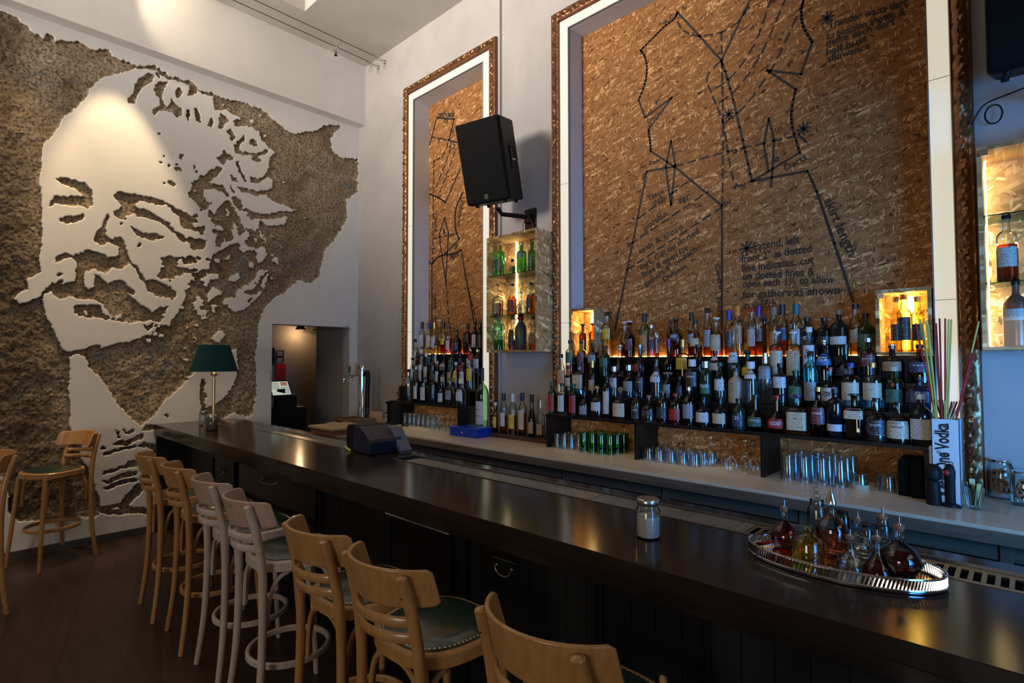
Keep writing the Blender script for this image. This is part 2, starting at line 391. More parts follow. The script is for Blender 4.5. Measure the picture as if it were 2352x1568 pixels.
window(2, [(x-.03, x+.03, YF-.15, YF-.08, 2.9, 4.9) for x in (2.13, 3.27)]+[(2.1, 3.3, YF-.15, YF-.08, z, z+.06) for z in (2.9, 4.84)])
window(3, [(x-.03, x+.03, YF-.15, YF-.08, 2.9, 4.9) for x in (.48, 1.32)]+[(.45, 1.35, YF-.15, YF-.08, z, z+.06) for z in (2.9, 4.84)])
window(4, [(x-.03, x+.03, YF-.15, YF-.08, 1.0, 2.5) for x in (5.53, 6.4, 7.27)]+[(5.5, 7.3, YF-.15, YF-.08, z, z+.06) for z in (1.0, 2.44)])
# added unseen block behind the camera, shading the right part of the back wall
struct('wall_added_blocker', B().box(3.85, XE, -4.95, -4.75, 2.35, CEIL), M['wall'])
b = B(); b.box(-.0, .016, YF, DY0-.35, 0, .072); struct('baseboard_left', b, mat('baseboard_paint', (.07, .06, .055), .5), .003)
# the small service room behind the doorway
b = B(); b.box(-.9, -.16, DY1, .1, 0, 2.6); b.box(-2.6, -2.5, -3.2, 1.2, 0, 2.9); b.box(-2.6, -.16, 1.0, 1.1, 0, 2.9); b.box(-2.6, -.16, -3.2, -3.1, 0, 2.9); b.box(-2.6, -.16, -3.2, 1.1, 2.8, 2.9)
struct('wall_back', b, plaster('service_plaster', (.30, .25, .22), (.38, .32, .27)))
# ------------------------------------------------------------------ carved mural
rng = np.random.RandomState(11)
def vnoise(u, v, seed):
    r = np.random.RandomState(seed).rand(256, 256); ui = np.floor(u).astype(int); vi = np.floor(v).astype(int); fu = u-ui; fv = v-vi
    fu = fu*fu*(3-2*fu); fv = fv*fv*(3-2*fv); g = lambda a, c: r[a % 256, c % 256]
    return (g(ui, vi)*(1-fu)+g(ui+1, vi)*fu)*(1-fv)+(g(ui, vi+1)*(1-fu)+g(ui+1, vi+1)*fu)*fv
def fbm(u, v, sc_, o=5, seed=0, p=.5):
    t = 0; a = 1; s = 0
    for k in range(o): t = t+a*(vnoise(u*sc_*2**k+17*k, v*sc_*2**k+31*k, seed+k)-.5); s += a; a *= p
    return t/s*2
def inside(px, py, poly):
    r = np.zeros(px.shape, bool); n = len(poly); bb = np.array(poly)
    sel = (px > bb[:, 0].min()) & (px < bb[:, 0].max()) & (py > bb[:, 1].min()) & (py < bb[:, 1].max())
    x = px[sel]; y = py[sel]; q = np.zeros(x.shape, bool)
    for i in range(n):
        x0, y0 = poly[i]; x1, y1 = poly[(i+1) % n]
        if y0 == y1: continue
        c = ((y0 > y) != (y1 > y)) & (x < (x1-x0)*(y-y0)/(y1-y0)+x0); q ^= c
    r[sel] = q; return r
K1 = 2.7659
def P1(s):
    a = [float(t) for t in s.split()]; return [(a[i], a[i+1]) for i in range(0, len(a), 2)]
def P2(s): return [(x, y+1383) for x, y in P1(s)]
def P3(s): return [(x*1.1785, y*1.1785+2489) for x, y in P1(s)]
def blob(x, y, r, e=1): return [(x+r*math.cos(a*.7854)*e, y+r*math.sin(a*.7854)) for a in range(8)]
STONE, SKIN = 0, 1
ART = []
def S(*p): ART.extend((STONE, q) for q in p)
def K(*p): ART.extend((SKIN, q) for q in p)
S(P1('-400 -200 20 70 100 110 160 160 210 210 280 245 300 205 340 230 350 262 430 265 500 270 560 300 620 320 690 318 730 365 800 390 850 420 900 422 960 412 1030 450 1080 480 1140 500 1200 515 1240 545 1270 580 1340 590 1400 625 1480 640 1560 655 1650 685 1700 725 1760 780 1820 830 1870 852 1940 845 2010 825 2070 800 2110 785 2160 800 2130 840 2100 880 2120 960 2180 1010 2270 1010 2275 1100 2275 1220 2195 1270 2205 1380 2150 1500 2060 1593 2040 1683 2025 1763 1980 1798 1930 1783 1890 1778 1850 1813 1790 1863 1740 1893 1690 1943 1650 2023 1635 2083 1635 2143 1620 2233 1620 2343 1635 2483 1615 2563 1600 2623 1575 2680 1300 2700 1250 2600 900 2900 625 3273 400 3295 240 3305 118 3310 60 3250 40 3000 -400 2900'))
K(P1('270 1893 265 1880 200 1913 130 1925 85 1893 105 1855 180 1813 150 1773 250 1733 258 1560 265 1200 250 1130 265 1000 290 900 350 830 400 740 500 660 555 600 560 560 640 500 740 465 840 440 930 432 1000 450 1060 490 1150 515 1210 545 1200 600 1245 590 1250 565 1290 600 1350 610 1370 650 1375 705 1440 690 1490 730 1530 740 1525 770 1480 775 1500 805 1570 795 1640 830 1650 880 1700 930 1755 975 1715 1010 1700 1080 1690 1110 1740 1130 1740 1190 1700 1240 1740 1280 1820 1310 1890 1345 1820 1370 1830 1395 1790 1430 1690 1420 1650 1400 1640 1450 1600 1490 1560 1523 1480 1553 1400 1588 1350 1623 1330 1700 1250 1733 1230 1803 1190 1853 1180 1903 1155 1943 1120 2003 1080 2073 1000 2063 960 2113 900 2143 830 2173 760 2183 640 2213 630 2193 530 2213 460 2238 400 2223 350 2143 310 2053 285 1983'))
S(P1('830 660 820 640 850 590 855 545 890 500 940 465 990 480 960 515 900 555 880 580 855 655'), P1('995 460 1020 470 1020 492 1000 480'),
  P1('980 550 1000 525 1070 515 1045 560 1030 600 1035 640 1055 690 1075 680 1085 630 1110 660 1160 690 1155 725 1130 740 1100 715 1040 705 1000 700 985 725 965 710 985 680 1020 670 1015 620 990 600'),
  P1('1115 575 1140 560 1155 580 1145 615 1125 625 1110 600'), P1('1190 700 1205 690 1210 720 1200 765 1190 740'), P1('1240 690 1260 685 1275 730 1275 775 1250 760 1240 720'),
  P1('1330 770 1345 745 1365 780 1350 808 1325 795'), P1('1400 730 1410 735 1455 765 1430 790 1415 825 1395 815'), P1('1450 830 1465 825 1490 865 1480 890 1460 895 1455 865'),
  P1('1560 860 1555 890 1530 900 1515 930 1525 955 1570 975 1620 970 1660 960 1690 945 1700 960 1685 975 1650 980 1640 1000 1665 1020 1650 1030 1610 1020 1600 990 1540 985 1490 960 1490 920 1520 880'),
  P1('1580 905 1615 875 1630 900 1645 930 1610 925'), P1('1380 1000 1410 985 1425 950 1440 970 1480 1000 1475 1015 1440 1010 1420 1040 1400 1025'),
  P1('1490 1030 1510 1025 1520 1060 1550 1110 1580 1160 1560 1160 1530 1110 1500 1060'), P1('1455 1110 1500 1130 1515 1155 1480 1145'), P1('1465 1180 1500 1215 1490 1222 1470 1200'),
  P1('1415 1065 1400 1060 1380 1065 1330 1090 1300 1120 1270 1120 1275 1145 1230 1155 1225 1185 1195 1230 1205 1270 1240 1275 1290 1330 1330 1320 1340 1290 1290 1250 1300 1210 1360 1190 1410 1210 1450 1260 1455 1240 1410 1180 1360 1155 1340 1170 1330 1155 1400 1100'),
  P1('1435 1275 1460 1285 1490 1330 1530 1420 1570 1470 1530 1490 1500 1480 1470 1520 1440 1540 1420 1500 1380 1500 1350 1470 1380 1450 1370 1420 1340 1400 1320 1370 1330 1340 1370 1365 1395 1320'),
  P1('1480 1255 1510 1260 1560 1330 1640 1350 1760 1350 1890 1360 1880 1400 1800 1380 1640 1390 1600 1380 1540 1360 1490 1310'),
  P1('1510 1185 1560 1205 1640 1215 1740 1205 1800 1215 1800 1290 1740 1280 1700 1240 1600 1235 1530 1220'), P1('1590 1130 1640 1140 1700 1110 1720 1060 1760 1080 1740 1140 1700 1120 1650 1165 1600 1160'),
  P1('1140 985 1170 985 1160 1020 1145 1010'), P1('1100 1070 1145 1065 1150 1080 1120 1090'), P1('1235 1050 1250 1060 1240 1075'), P1('1245 1080 1262 1088 1255 1100'), P1('1060 1155 1085 1148 1115 1170 1110 1182 1080 1172'),
  blob(1015, 850, 7), blob(1037, 995, 6), blob(1018, 1029, 8), blob(1073, 1051, 9), blob(1122, 1045, 8), blob(1040, 1165, 7),
  P1('355 1135 400 1130 540 1165 590 1205 590 1300 550 1320 515 1300 400 1290 350 1290 318 1310 320 1275 350 1240 420 1245 520 1245 545 1250 500 1210 440 1185 390 1165'), P1('385 1390 410 1370 470 1365 525 1355 525 1380 480 1405 430 1418'),
  P1('735 1235 755 1220 830 1235 930 1240 1010 1260 1080 1300 1140 1335 1180 1370 1210 1410 1225 1440 1270 1440 1300 1430 1300 1470 1230 1465 1180 1450 1160 1430 1150 1380 1100 1345 1050 1300 960 1285 890 1275 850 1300 870 1325 950 1345 1010 1380 1070 1410 1110 1460 1150 1475 1180 1500 1180 1535 1150 1530 1120 1480 1060 1440 1010 1405 940 1390 870 1370 850 1360 800 1365 790 1395 750 1375 735 1355 755 1340 780 1310 755 1280'),
  P1('825 1440 860 1455 920 1480 1000 1480 1050 1515 1000 1515 970 1530 930 1510 880 1495 850 1465'),
  P2('265 500 290 455 390 395 400 425 480 410 490 330 492 270 450 250 360 285 365 255 410 225 470 245 550 208 610 215 690 255 755 245 760 200 735 165 690 155 640 172 595 150 610 100 650 40 690 -30 700 0 670 60 665 95 690 130 770 128 800 180 820 260 880 320 930 400 1010 408 1060 440 1130 480 1110 505 1020 497 950 470 915 410 870 330 830 280 780 322 715 318 680 358 610 325 550 345 525 400 530 440 560 455 600 440 612 395 608 362 640 375 690 420 740 400 790 405 800 430 860 470 865 495 800 480 830 510 880 545 960 590 970 610 1020 570 1070 560 1050 600 1025 660 960 650 850 665 780 660 720 640 695 600 650 550 600 520 520 520 440 490 390 515 350 490 330 470 290 480 270 515'),
  P2('470 570 490 550 560 560 640 560 640 590 690 620 690 640 600 625 560 635 510 620 480 600'), blob(882, 1564, 11), P2('365 370 385 352 400 358 380 378'), blob(770, 1425, 9, .6), P2('900 675 940 690 980 660 975 690 940 715 930 700'),
  P2('1020 260 1080 240 1100 250 1140 250 1220 240 1240 270 1250 340 1200 350 1150 350 1100 380 1020 390 990 370 1030 340 1080 330 1040 300'), P2('1200 160 1250 140 1330 150 1330 190 1250 200 1210 185'), P2('1140 -60 1180 -30 1300 60 1290 120 1260 90 1200 40 1170 60 1140 10'))
K(P2('735 475 765 480 755 490'), P2('530 590 560 590 555 635 540 620'), P2('725 620 775 615 770 640 730 645'), P2('1270 390 1320 375 1345 400 1320 435 1275 425'), P2('1435 400 1470 360 1525 350 1525 380 1480 415'),
  P2('1320 480 1350 445 1410 470 1410 490 1370 500 1340 530 1310 545'), P2('1450 530 1490 470 1560 430 1620 380 1660 320 1685 330 1650 400 1590 460 1540 490 1600 480 1660 420 1700 350 1720 340 1700 400 1650 500 1560 580 1490 600 1450 575'),
  P2('1225 545 1245 535 1255 580 1235 590'), P2('1260 590 1300 580 1320 600 1305 650 1290 610'), P2('1350 760 1400 710 1435 740 1400 800 1360 795'), P2('1420 270 1450 230 1475 225 1460 260'), P2('1620 250 1660 205 1700 230 1680 280 1640 280'),
  P2('1520 190 1550 150 1585 185 1540 205'), P2('1600 120 1640 130 1630 160'), P2('1660 130 1690 125 1705 170 1680 150'), P2('930 770 960 760 970 790 940 800'), P2('1010 745 1040 745 1035 770 1010 765'), P2('965 730 990 715 1000 750 970 755'),
  P2('1520 0 1640 0 1650 40 1600 100 1560 80'), P2('1670 30 1830 0 1800 50 1700 50'), P2('1060 320 1090 330 1080 350 1055 340'), P2('1110 290 1140 300 1130 315'), blob(1240, 1215, 10), blob(1455, 1355, 12, .7), blob(1660, 730, 9), blob(1600, 770, 12), blob(1425, 665, 9), blob(1680, 865, 12), blob(1805, 1150, 9), blob(1925, 1100, 7, .5), blob(1940, 1380, 8), blob(1615, 1565, 8), blob(1735, 1620, 12, .6), blob(1380, 1762, 12), blob(1565, 1610, 9),
  P2('440 880 490 868 550 890 570 925 620 985 690 1080 760 1190 840 1275 893 1315 930 1290 1000 1225 1110 1110 1220 990 1300 930 1450 860 1505 830 1515 950 1500 1040 1450 1120 1390 1170 1370 1250 1300 1290 1500 1240 1640 1300 1640 2600 625 1890 636 1837 589 1660 519 1530 507 1412 430 1318 445 1200 438 1050'))
S(P2('560 940 575 920 600 925 655 980 640 1000 590 965'), P2('1280 1030 1300 1025 1305 1060 1295 1110 1320 1140 1300 1160 1300 1240 1280 1240 1275 1120'), P2('1370 1180 1430 1140 1500 1060 1630 1060 1610 1250 1530 1260 1480 1230 1400 1290 1280 1280 1290 1220'))
S(*[P3(s) for s in ('625 215 648 212 640 228 650 245 630 245 638 230', '665 205 690 212 720 198 722 212 700 222 675 218', '765 210 790 180 845 185 845 205 800 215', '605 285 640 268 700 265 740 235 775 232 770 248 735 262 700 285 650 290',
  '553 340 570 325 640 305 720 290 735 300 640 320 580 338', '740 295 775 270 800 280 845 290 845 335 790 300', '553 445 570 430 620 415 680 395 690 375 735 370 740 400 660 415 590 440', '553 480 600 468 690 435 740 430 740 445 640 475 570 490',
  '550 520 600 498 680 475 740 465 735 480 640 505 570 525', '500 620 560 620 640 600 680 560 740 500 800 490 790 520 720 580 690 620 850 625 850 650 700 655 640 665 560 660 510 640')], blob(1062, 2643, 12), blob(660, 2838, 11))
K(P3('590 625 640 615 650 630 600 638'))
GY = np.linspace(-3.80, 0, 680); GZ = np.linspace(.0, 4.83, 860)
yy, zz = np.meshgrid(GY, GZ)
rel = np.stack([0-CAM.x+0*yy, yy-CAM.y, zz-CAM.z], -1)
dz = rel@np.array(fw); gx = (W_PX/2+F_PX*(rel@np.array(rt))/dz)*K1; gy = (H_PX/2-F_PX*(rel@np.array(up))/dz)*K1
jx = fbm(yy, zz, 9, 4, 3)*13+fbm(yy, zz, 42, 2, 13)*9; jy = fbm(yy, zz, 9, 4, 9)*13+fbm(yy, zz, 42, 2, 19)*9
gx = gx+jx; gy = gy+jy
mask = np.ones(yy.shape)                       # 1 = plaster skin, 0 = bare stone
for k_, poly in ART: mask[inside(gx, gy, poly)] = k_
zn = inside(gx, gy, [(1130, 1450), (1300, 1300), (1500, 1250), (1700, 1380), (1800, 1560), (1760, 1750), (1500, 2000), (1250, 2080), (1120, 1980), (1020, 1700)])
nf = fbm(yy, zz, 11, 3, 91); mask[zn & (nf > .30)] = 1; mask[zn & (nf < -.40)] = 0
nf = fbm(yy, zz, 13, 3, 133); mask[inside(gx, gy, [(900, 2150), (1150, 1950), (1300, 2050), (1200, 2300), (1000, 2250)]) & (nf > .42)] = 1
soft = mask.copy()
for _ in range(1):
    p = np.pad(soft, 1, mode='edge'); soft = (p[:-2, 1:-1]+p[2:, 1:-1]+p[1:-1, :-2]+p[1:-1, 2:]+2*soft)/6
left = 1/(1+np.exp((gx-230-.10*(gy-1500))/60)); low = 1/(1+np.exp(-(gy-2050)/150))
rough_ = np.clip(.35+.65*np.maximum(left, low*.8), 0, 1)
relief = -.017-.020*rough_+(fbm(yy, zz, 3.0, 5, 21, .55)*.030+fbm(yy, zz, 16, 4, 40, .6)*.016)*rough_+fbm(yy, zz, 40, 3, 60, .6)*.004
relief = np.clip(relief, -.072, -.006)
xx = relief*(1-soft)+soft*fbm(yy, zz, 1.3, 3, 77)*.002
xx[:, -1] = 0
nz, ny = yy.shape
vs = np.stack([xx.ravel(), yy.ravel(), zz.ravel()], 1)
I = np.arange(nz*ny).reshape(nz, ny); q = np.stack([I[:-1, :-1], I[:-1, 1:], I[1:, 1:], I[1:, :-1]], -1)
cyy = (GY[:-1]+GY[1:])/2; czz = (GZ[:-1]+GZ[1:])/2
keep = ~((cyy[None, :] > DY0) & (cyy[None, :] < DY1) & (czz[:, None] < DZ)); q = q[keep]
me = bpy.data.meshes.new('carved_mural'); me.vertices.add(len(vs)); me.vertices.foreach_set('co', vs.ravel())
me.loops.add(q.size); me.loops.foreach_set('vertex_index', q.ravel().astype(np.int32)); me.polygons.add(len(q))
me.polygons.foreach_set('loop_start', np.arange(0, q.size, 4, dtype=np.int32)); me.polygons.foreach_set('loop_total', np.full(len(q), 4, np.int32))
me.polygons.foreach_set('use_smooth', np.ones(len(q), bool)); me.update(calc_edges=True); me.validate()
at_ = me.attributes.new('skin', 'FLOAT', 'POINT'); at_.data.foreach_set('value', soft.ravel().astype(np.float32))
ad_ = me.attributes.new('old_stone', 'FLOAT', 'POINT'); ad_.data.foreach_set('value', np.clip(left, 0, 1).ravel().astype(np.float32))
m = mat('mural_plaster_and_stone', (.5, .5, .5), .85, spec=.2); v = coords(m)
skin = mix(m, noise(m, v, 1.6, 6, .6, .5), (.66, .63, .60), (.82, .80, .77))
sp = ramp(m, noise(m, v, 2.6, 7, .68, .8), [(.25, (.08, .057, .036)), (.42, (.28, .205, .128)), (.58, (.41, .32, .22)), (.75, (.50, .42, .32))])
sp = mix(m, ramp(m, noise(m, v, 1.5, 5, .6, 1.5), [(.60, (0, 0, 0)), (.68, (.8, .8, .8))]), sp, (.22, .23, .235))
sp = mix(m, ramp(m, noise(m, v, .9, 4, .55, .6), [(.30, (.55, .55, .55)), (.46, (0, 0, 0))]), sp, (.085, .055, .035))
sp = mix(m, ramp(m, noise(m, v, 45, 3, .6), [(.35, (1, 1, 1)), (.55, (0, 0, 0))]), sp, (.10, .075, .05))
ao_ = N(m, 'ShaderNodeAttribute', attribute_name='old_stone')
sp = mix(m, ao_.outputs['Fac'], sp, mix(m, 1.0, sp, (.50, .48, .47), 'MULTIPLY'))
aa = N(m, 'ShaderNodeAttribute', attribute_name='skin')
L(m, mix(m, ramp(m, aa.outputs['Fac'], [(.7, (0, 0, 0)), (.92, (1, 1, 1))]), sp, skin), bsdf(m).inputs['Base Color'])
bump(m, noise(m, v, 55, 4, .65), .12, .006)
me.materials.append(m)
mur = bpy.data.objects.new('carved_mural', me); link(mur)
setp(mur, 'giant smiling face carved through pale plaster to brown stone on the end wall', 'mural')
b = B(); b.box(-.158, -.0005, DY0-.02, DY0+.004, 0, DZ); b.box(-.158, -.0005, DY1-.004, DY1+.02, 0, DZ); b.box(-.158, -.0005, DY0, DY1, DZ-.004, DZ+.02)
struct('door_1', b, M['wall'])
# ------------------------------------------------------------------ framed niches
def leaf(u, v, seed):
    """carved acanthus ornament height: u along, v across 0..1"""
    t = u*7.5+seed; ph = t-np.floor(t)
    a = np.exp(-((v-.5-.22*np.sin(t*6.283))/.13)**2)*(.55+.45*np.cos(t*25.1))
    c = np.exp(-((v-.5+.22*np.sin(t*6.283))/.10)**2)*(.5+.5*np.sin(t*37.7+v*9))
    e = np.exp(-((ph-.5)/.12)**2-((v-.5)/.16)**2)
    return np.clip(.85*a+.7*c+.9*e, 0, 1.3)+.35*fbm(u*1.0, v*.12, 90, 3, 5)
def picture_frame(root, x0, x1, z0, z1, y, w=.10):
    """ornate moulding round three sides; (x0,x1,z1) is its inner edge"""
    b = B(); pr = np.linspace(0, 1, 13)
    def side(p, q, inn, seed):
        p, q, inn = Vector(p), Vector(q), Vector(inn); Ls = (q-p).length; n = max(8, int(Ls/.011)); d = (q-p).normalized(); base = len(b.v)
        for i in range(n+1):
            s = i/n; along = (-(1-pr)*w if seed[0] else 0)*(1-s)+s*(Ls+((1-pr)*w if seed[1] else 0))
            LF = leaf(along, (pr-.12)/.68, seed[2])
            for j, t in enumerate(pr):
                prof = .030+.022*math.sin(math.pi*min(1, max(0, (t-.05)/.8)))**.6
                if .12 < t < .80: prof += .020*float(LF[j])-.006
                if t > .86: prof = .030+.008*math.sin((t-.86)/.14*math.pi)
                if t in (0., 1.): prof = .0
                P = p+d*float(along[j])-inn*((1-t)*w)
                b.v.append((P.x, y-prof, P.z))
        k = len(pr)
        for i in range(n):
            for j in range(k-1):
                f = [base+i*k+j, base+(i+1)*k+j, base+(i+1)*k+j+1, base+i*k+j+1]
                b.f.append(f); b.m.append(1 if pr[j] > .83 or pr[j] < .08 else 0); b.sm.append(True)
    side((x0, 0, z0), (x0, 0, z1), (1, 0, 0), (0, 1, 0.2))
    side((x0, 0, z1), (x1, 0, z1), (0, 0, -1), (1, 1, 2.1))
    side((x1, 0, z1), (x1, 0, z0), (-1, 0, 0), (1, 0, 4.7))
    return b.obj('gilded_moulding', [M['gold'], M['goldl']], root, world=root.location)
def niche(x0, x1, z1, yw, label, prefix):
    r = thing('picture_frame', label, 'picture frame', ((x0+x1)/2, yw, 1.0))
    picture_frame(r, x0-.095, x1+.095, .96, z1+.095, yw)
    b = B()
    b.box(x0-.097, x0-.001, yw-.022, yw-.001, .96, z1+.09); b.box(x1+.001, x1+.097, yw-.022, yw-.001, .96, z1+.09); b.box(x0-.001, x1+.001, yw-.022, yw-.001, z1+.001, z1+.09)
    s = b.obj('light_panel', M['strip'], r, world=r.location); s['label'] = 'glowing white acrylic light panel'
    b = B()
    for z in (2.05, 3.3): b.box(x0-.097, x0-.001, yw-.0235, yw-.022, z, z+.003); b.box(x1+.001, x1+.097, yw-.0235, yw-.022, z, z+.003)
    b.box(x0-.004, x0+.002, yw-.03, yw+.0, .96, z1); b.box(x1-.002, x1+.004, yw-.03, yw, .96, z1); b.box(x0-.004, x1+.004, yw-.03, yw, z1-.002, z1+.004)
    b.obj('panel_joint', mat('joint_grey', (.30, .31, .30), .5), r, world=r.location)
    b = B(); b.box(x0, x0+.003, yw, NT, .95, z1); b.box(x1-.003, x1, yw, NT, .95, z1); b.box(x0, x1, yw, NT, z1-.003, z1)
    b.obj('niche_reveal', M['reveal'], r, world=r.location)
    return r
# frame halo of warm light on the wall comes from the light panels themselves
niche(1.243, 2.431, 4.80, 0, 'tall narrow gilded frame with glowing inner border near the room corner', 'left')
niche(3.511, 6.065, 4.71, .03, 'huge gilded frame with glowing inner border around the wide bottle display', 'right')
YB = NT-.004
def panel(x0, x1, z1, label):
    r = thing('pattern_board', label, 'board', ((x0+x1)/2, NT, .95))
    B().box(x0+.004, x1-.004, NT-.002, NT+.004, .95, z1-.004).obj('chipboard_panel', M['osb'], r, world=r.location)
    return r
def ink_line(b, pts, w, dash=None, y=YB, jit=0):
    pts = [Vector(p) for p in pts]; segs = []; acc = 0; on = True
    for a, c in zip(pts[:-1], pts[1:]):
        Ls = (c-a).length; d = (c-a)/max(Ls, 1e-6); s = 0
        if not dash: segs.append((a-d*w*.4, c+d*w*.4)); continue
        while s < Ls:
            lim = dash[0] if on else dash[1]; e = min(Ls, s+lim-acc)
            if on: segs.append((a+d*s, a+d*e))
            acc += e-s; s = e
            if acc >= lim-1e-6: acc = 0; on = not on
    for a, c in segs:
        d = (c-a); 
        if d.length < 1e-5: continue
        n = Vector((d.z, 0, -d.x)).normalized()*w/2
        b.add([(p.x, y, p.z) for p in (a-n, a+n, c+n, c-n)], [(0, 1, 2, 3)])
def curve(pts, k=4):
    P = [Vector(p) for p in pts]; o = []
    for i in range(len(P)-1):
        a, b_, c, d = P[max(i-1, 0)], P[i], P[i+1], P[min(i+2, len(P)-1)]
        for j in range(k):
            t = j/k; o.append(.5*((2*b_)+(c-a)*t+(2*a-5*b_+4*c-d)*t*t+(3*b_-a-3*c+d)*t**3))
    o.append(P[-1]); return o
def draw(root, conv, solid, smooth, dashed, texts, stars, lw):
    W = lambda s: [at(*conv(x, y), 1, NT) for x, y in P1(s)]
    b = B()
    for s in solid: ink_line(b, W(s), lw)
    for s in smooth: ink_line(b, curve(W(s)), lw)
    for s in dashed: ink_line(b, curve(W(s)), lw*.9, (.075, .030))
    for s, r_ in stars:
        c = W(s)[0]
        for a in range(4): d = Vector((math.cos(a*.785), 0, math.sin(a*.785)))*r_; ink_line(b, [c-d, c+d], lw*.8)
    b.obj('pattern_lines', M['ink'], root, world=root.location)
    for s, p, h in texts:
        b = B(); p0, p1 = W(p); add_text(b, s, (p0.x, YB+.002, p0.z), (p1.x, YB+.002, p1.z), (0, -1, 0), h*.70, .016, .003)
        b.obj('handwriting', M['ink'], root, world=root.location)
pb = panel(3.511, 6.065, 4.71, 'wide chipboard panel with a sewing pattern drawn in black marker')
k1 = lambda x, y: (x/2.1137+1240, y/2.1137)
draw(pb, k1,
 ['668 60 780 180 882 295', '512 570 640 475 528 630', '540 735 655 810 885 998 885 1600', '1262 742 1030 880', '1243 435 1105 342 1268 362 1322 205', '520 832 655 808', '520 832 475 1060 425 1310 366 1600', '1030 880 1300 830 1345 930 1430 1180 1522 1465', '882 295 1025 -10',
  '638 685 612 810 638 995 658 800 638 685', '1112 575 1088 700 1110 830', '1112 575 1138 680 1130 820 1122 905', '480 487 512 570', '1255 655 1295 690', '500 870 512 840'],
 ['668 60 655 90 600 135 550 185 490 245', '490 245 512 280 520 340 510 410 480 487', '528 630 535 680 540 735', '882 295 925 430 985 680 1030 880', '1262 742 1228 620 1222 540 1243 435', '1322 205 1280 130 1270 60 1283 -10'],
 ['668 105 700 150 760 175 830 170 900 150 960 110 1010 40 1035 -10', '882 155 886 400 890 600 887 998', '882 295 812 375 840 470 890 600 945 885 1030 878', '655 808 880 745 1235 662', '850 430 930 375 1040 220 1124 -8', '870 500 950 440 1060 290 1140 120 1194 -8',
  '895 600 1000 510 1110 360 1180 230 1280 10', '480 1060 735 870', '440 1185 820 930', '425 1310 885 1005'],
 [('Transfer waist dart', '1400 140 1785 28', .075), ('to position shown &', '1390 195 1775 72', .07), ('make each dart', '1392 228 1725 118', .07), ('half bust', '1392 272 1590 200', .07), ('allowance', '1396 306 1605 236', .07),
  ('Extend, left', '1040 1215 1262 1178', .085), ('front 2" as dotted', '980 1275 1322 1222', .08), ('line indicates, cut', '985 1320 1332 1278', .08), ('on dotted lines &', '985 1358 1335 1335', .08), ('open each 1½ to allow', '985 1395 1432 1370', .075), ('for gathers as shown', '985 1447 1458 1425', .08), ('in sketch', '990 1502 1150 1490', .08),
  ('Trace', '525 972 605 935', .06), ('this', '548 1000 600 972', .055), ('far', '680 992 737 955', .07), ('portion', '515 1118 622 1045', .07), ('sash & close', '485 1232 697 1108', .065), ('dart. Cut on dotted', '490 1312 777 1130', .07), ('lines & open for', '505 1347 727 1210', .07), ('gathers 4" on each', '515 1392 767 1215', .07), ('Division', '605 1367 712 1300', .06),
  ('Centre', '852 1285 870 1405', .055), ('Front', '855 1445 870 1545', .055), ('skirt length', '1380 975 1500 1248', .085), ('Darts', '1195 830 1300 772', .065), ('4 ¾', '935 925 1000 915', .06), ('Dart', '527 600 582 553', .045), ('Dart', '532 802 585 785', .05), ('4"', '560 512 580 505', .06), ('R.C.', '610 122 660 75', .05), ('¾', '690 52 712 45', .05), ('4"', '1198 330 1226 325', .06), ('1½', '658 750 690 738', .04), ('1½', '1145 640 1180 625', .04), ('1"', '1103 722 1122 720', .05), ('6', '1145 790 1165 765', .06), ('N', '900 1000 930 985', .05), ('3"', '1185 668 1210 660', .04), ('o', '478 935 492 932', .05), ('o', '450 1070 464 1066', .05), ('2', '422 1200 440 1195', .05), ('2', '1270 270 1290 250', .05)],
 [('918 555', .035), ('1005 1205', .05), ('1395 88', .04), ('1280 625', .04)], .0165)
pl = panel(1.243, 2.431, 4.80, 'narrow chipboard panel with a marker-drawn sewing pattern behind the small bottle display')
k2 = lambda x, y: (x/5.2267+970, y/5.2267+180)
o7 = lambda s: ' '.join(str(float(t)+(1463.5 if i % 2 else 0)) for i, t in enumerate(s.split()))
draw(pl, k2,
 ['175 475 385 490 320 745 420 772', '175 475 90 800', '455 1090 280 1490', o7('447 460 270 655'), o7('118 765 75 735'), o7('118 765 120 1600'), o7('268 210 210 400 215 500 285 980 300 660 318 400 268 210'), o7('470 595 520 900 560 1100 640 1560')],
 ['280 1490 190 1430 85 1385', o7('490 -100 445 0 405 110 395 250 410 380 447 460'), o7('470 595 390 635 270 655 185 685 118 765')],
 ['120 705 320 745', '310 770 290 850 240 930 180 975 140 990', '140 990 135 1400 125 2200', '350 830 150 1360', '395 880 195 1420', o7('285 980 330 1540'), o7('128 460 410 400'), o7('560 1100 660 1480')],
 [('centre back', '185 465 385 462', .10), ('3¼', '255 532 310 540', .09), ('3"', '185 775 225 780', .09), ('3½', '335 680 385 650', .09), ('2', '320 830 345 830', .09), ('2', '365 850 390 850', .09), ('Underarm', o7('470 -40 415 310'), .10), ('Centre', o7('145 160 150 380'), .09), ('Dart', o7('395 590 440 550'), .09), ('Apex', o7('335 715 445 665'), .10), ('Centre', o7('135 1130 145 1305'), .09), ('Front', o7('140 1400 148 1540'), .09), ('1"', '285 1230 315 1228', .08), ('1', o7('255 405 275 400'), .08)],
 [], .019)
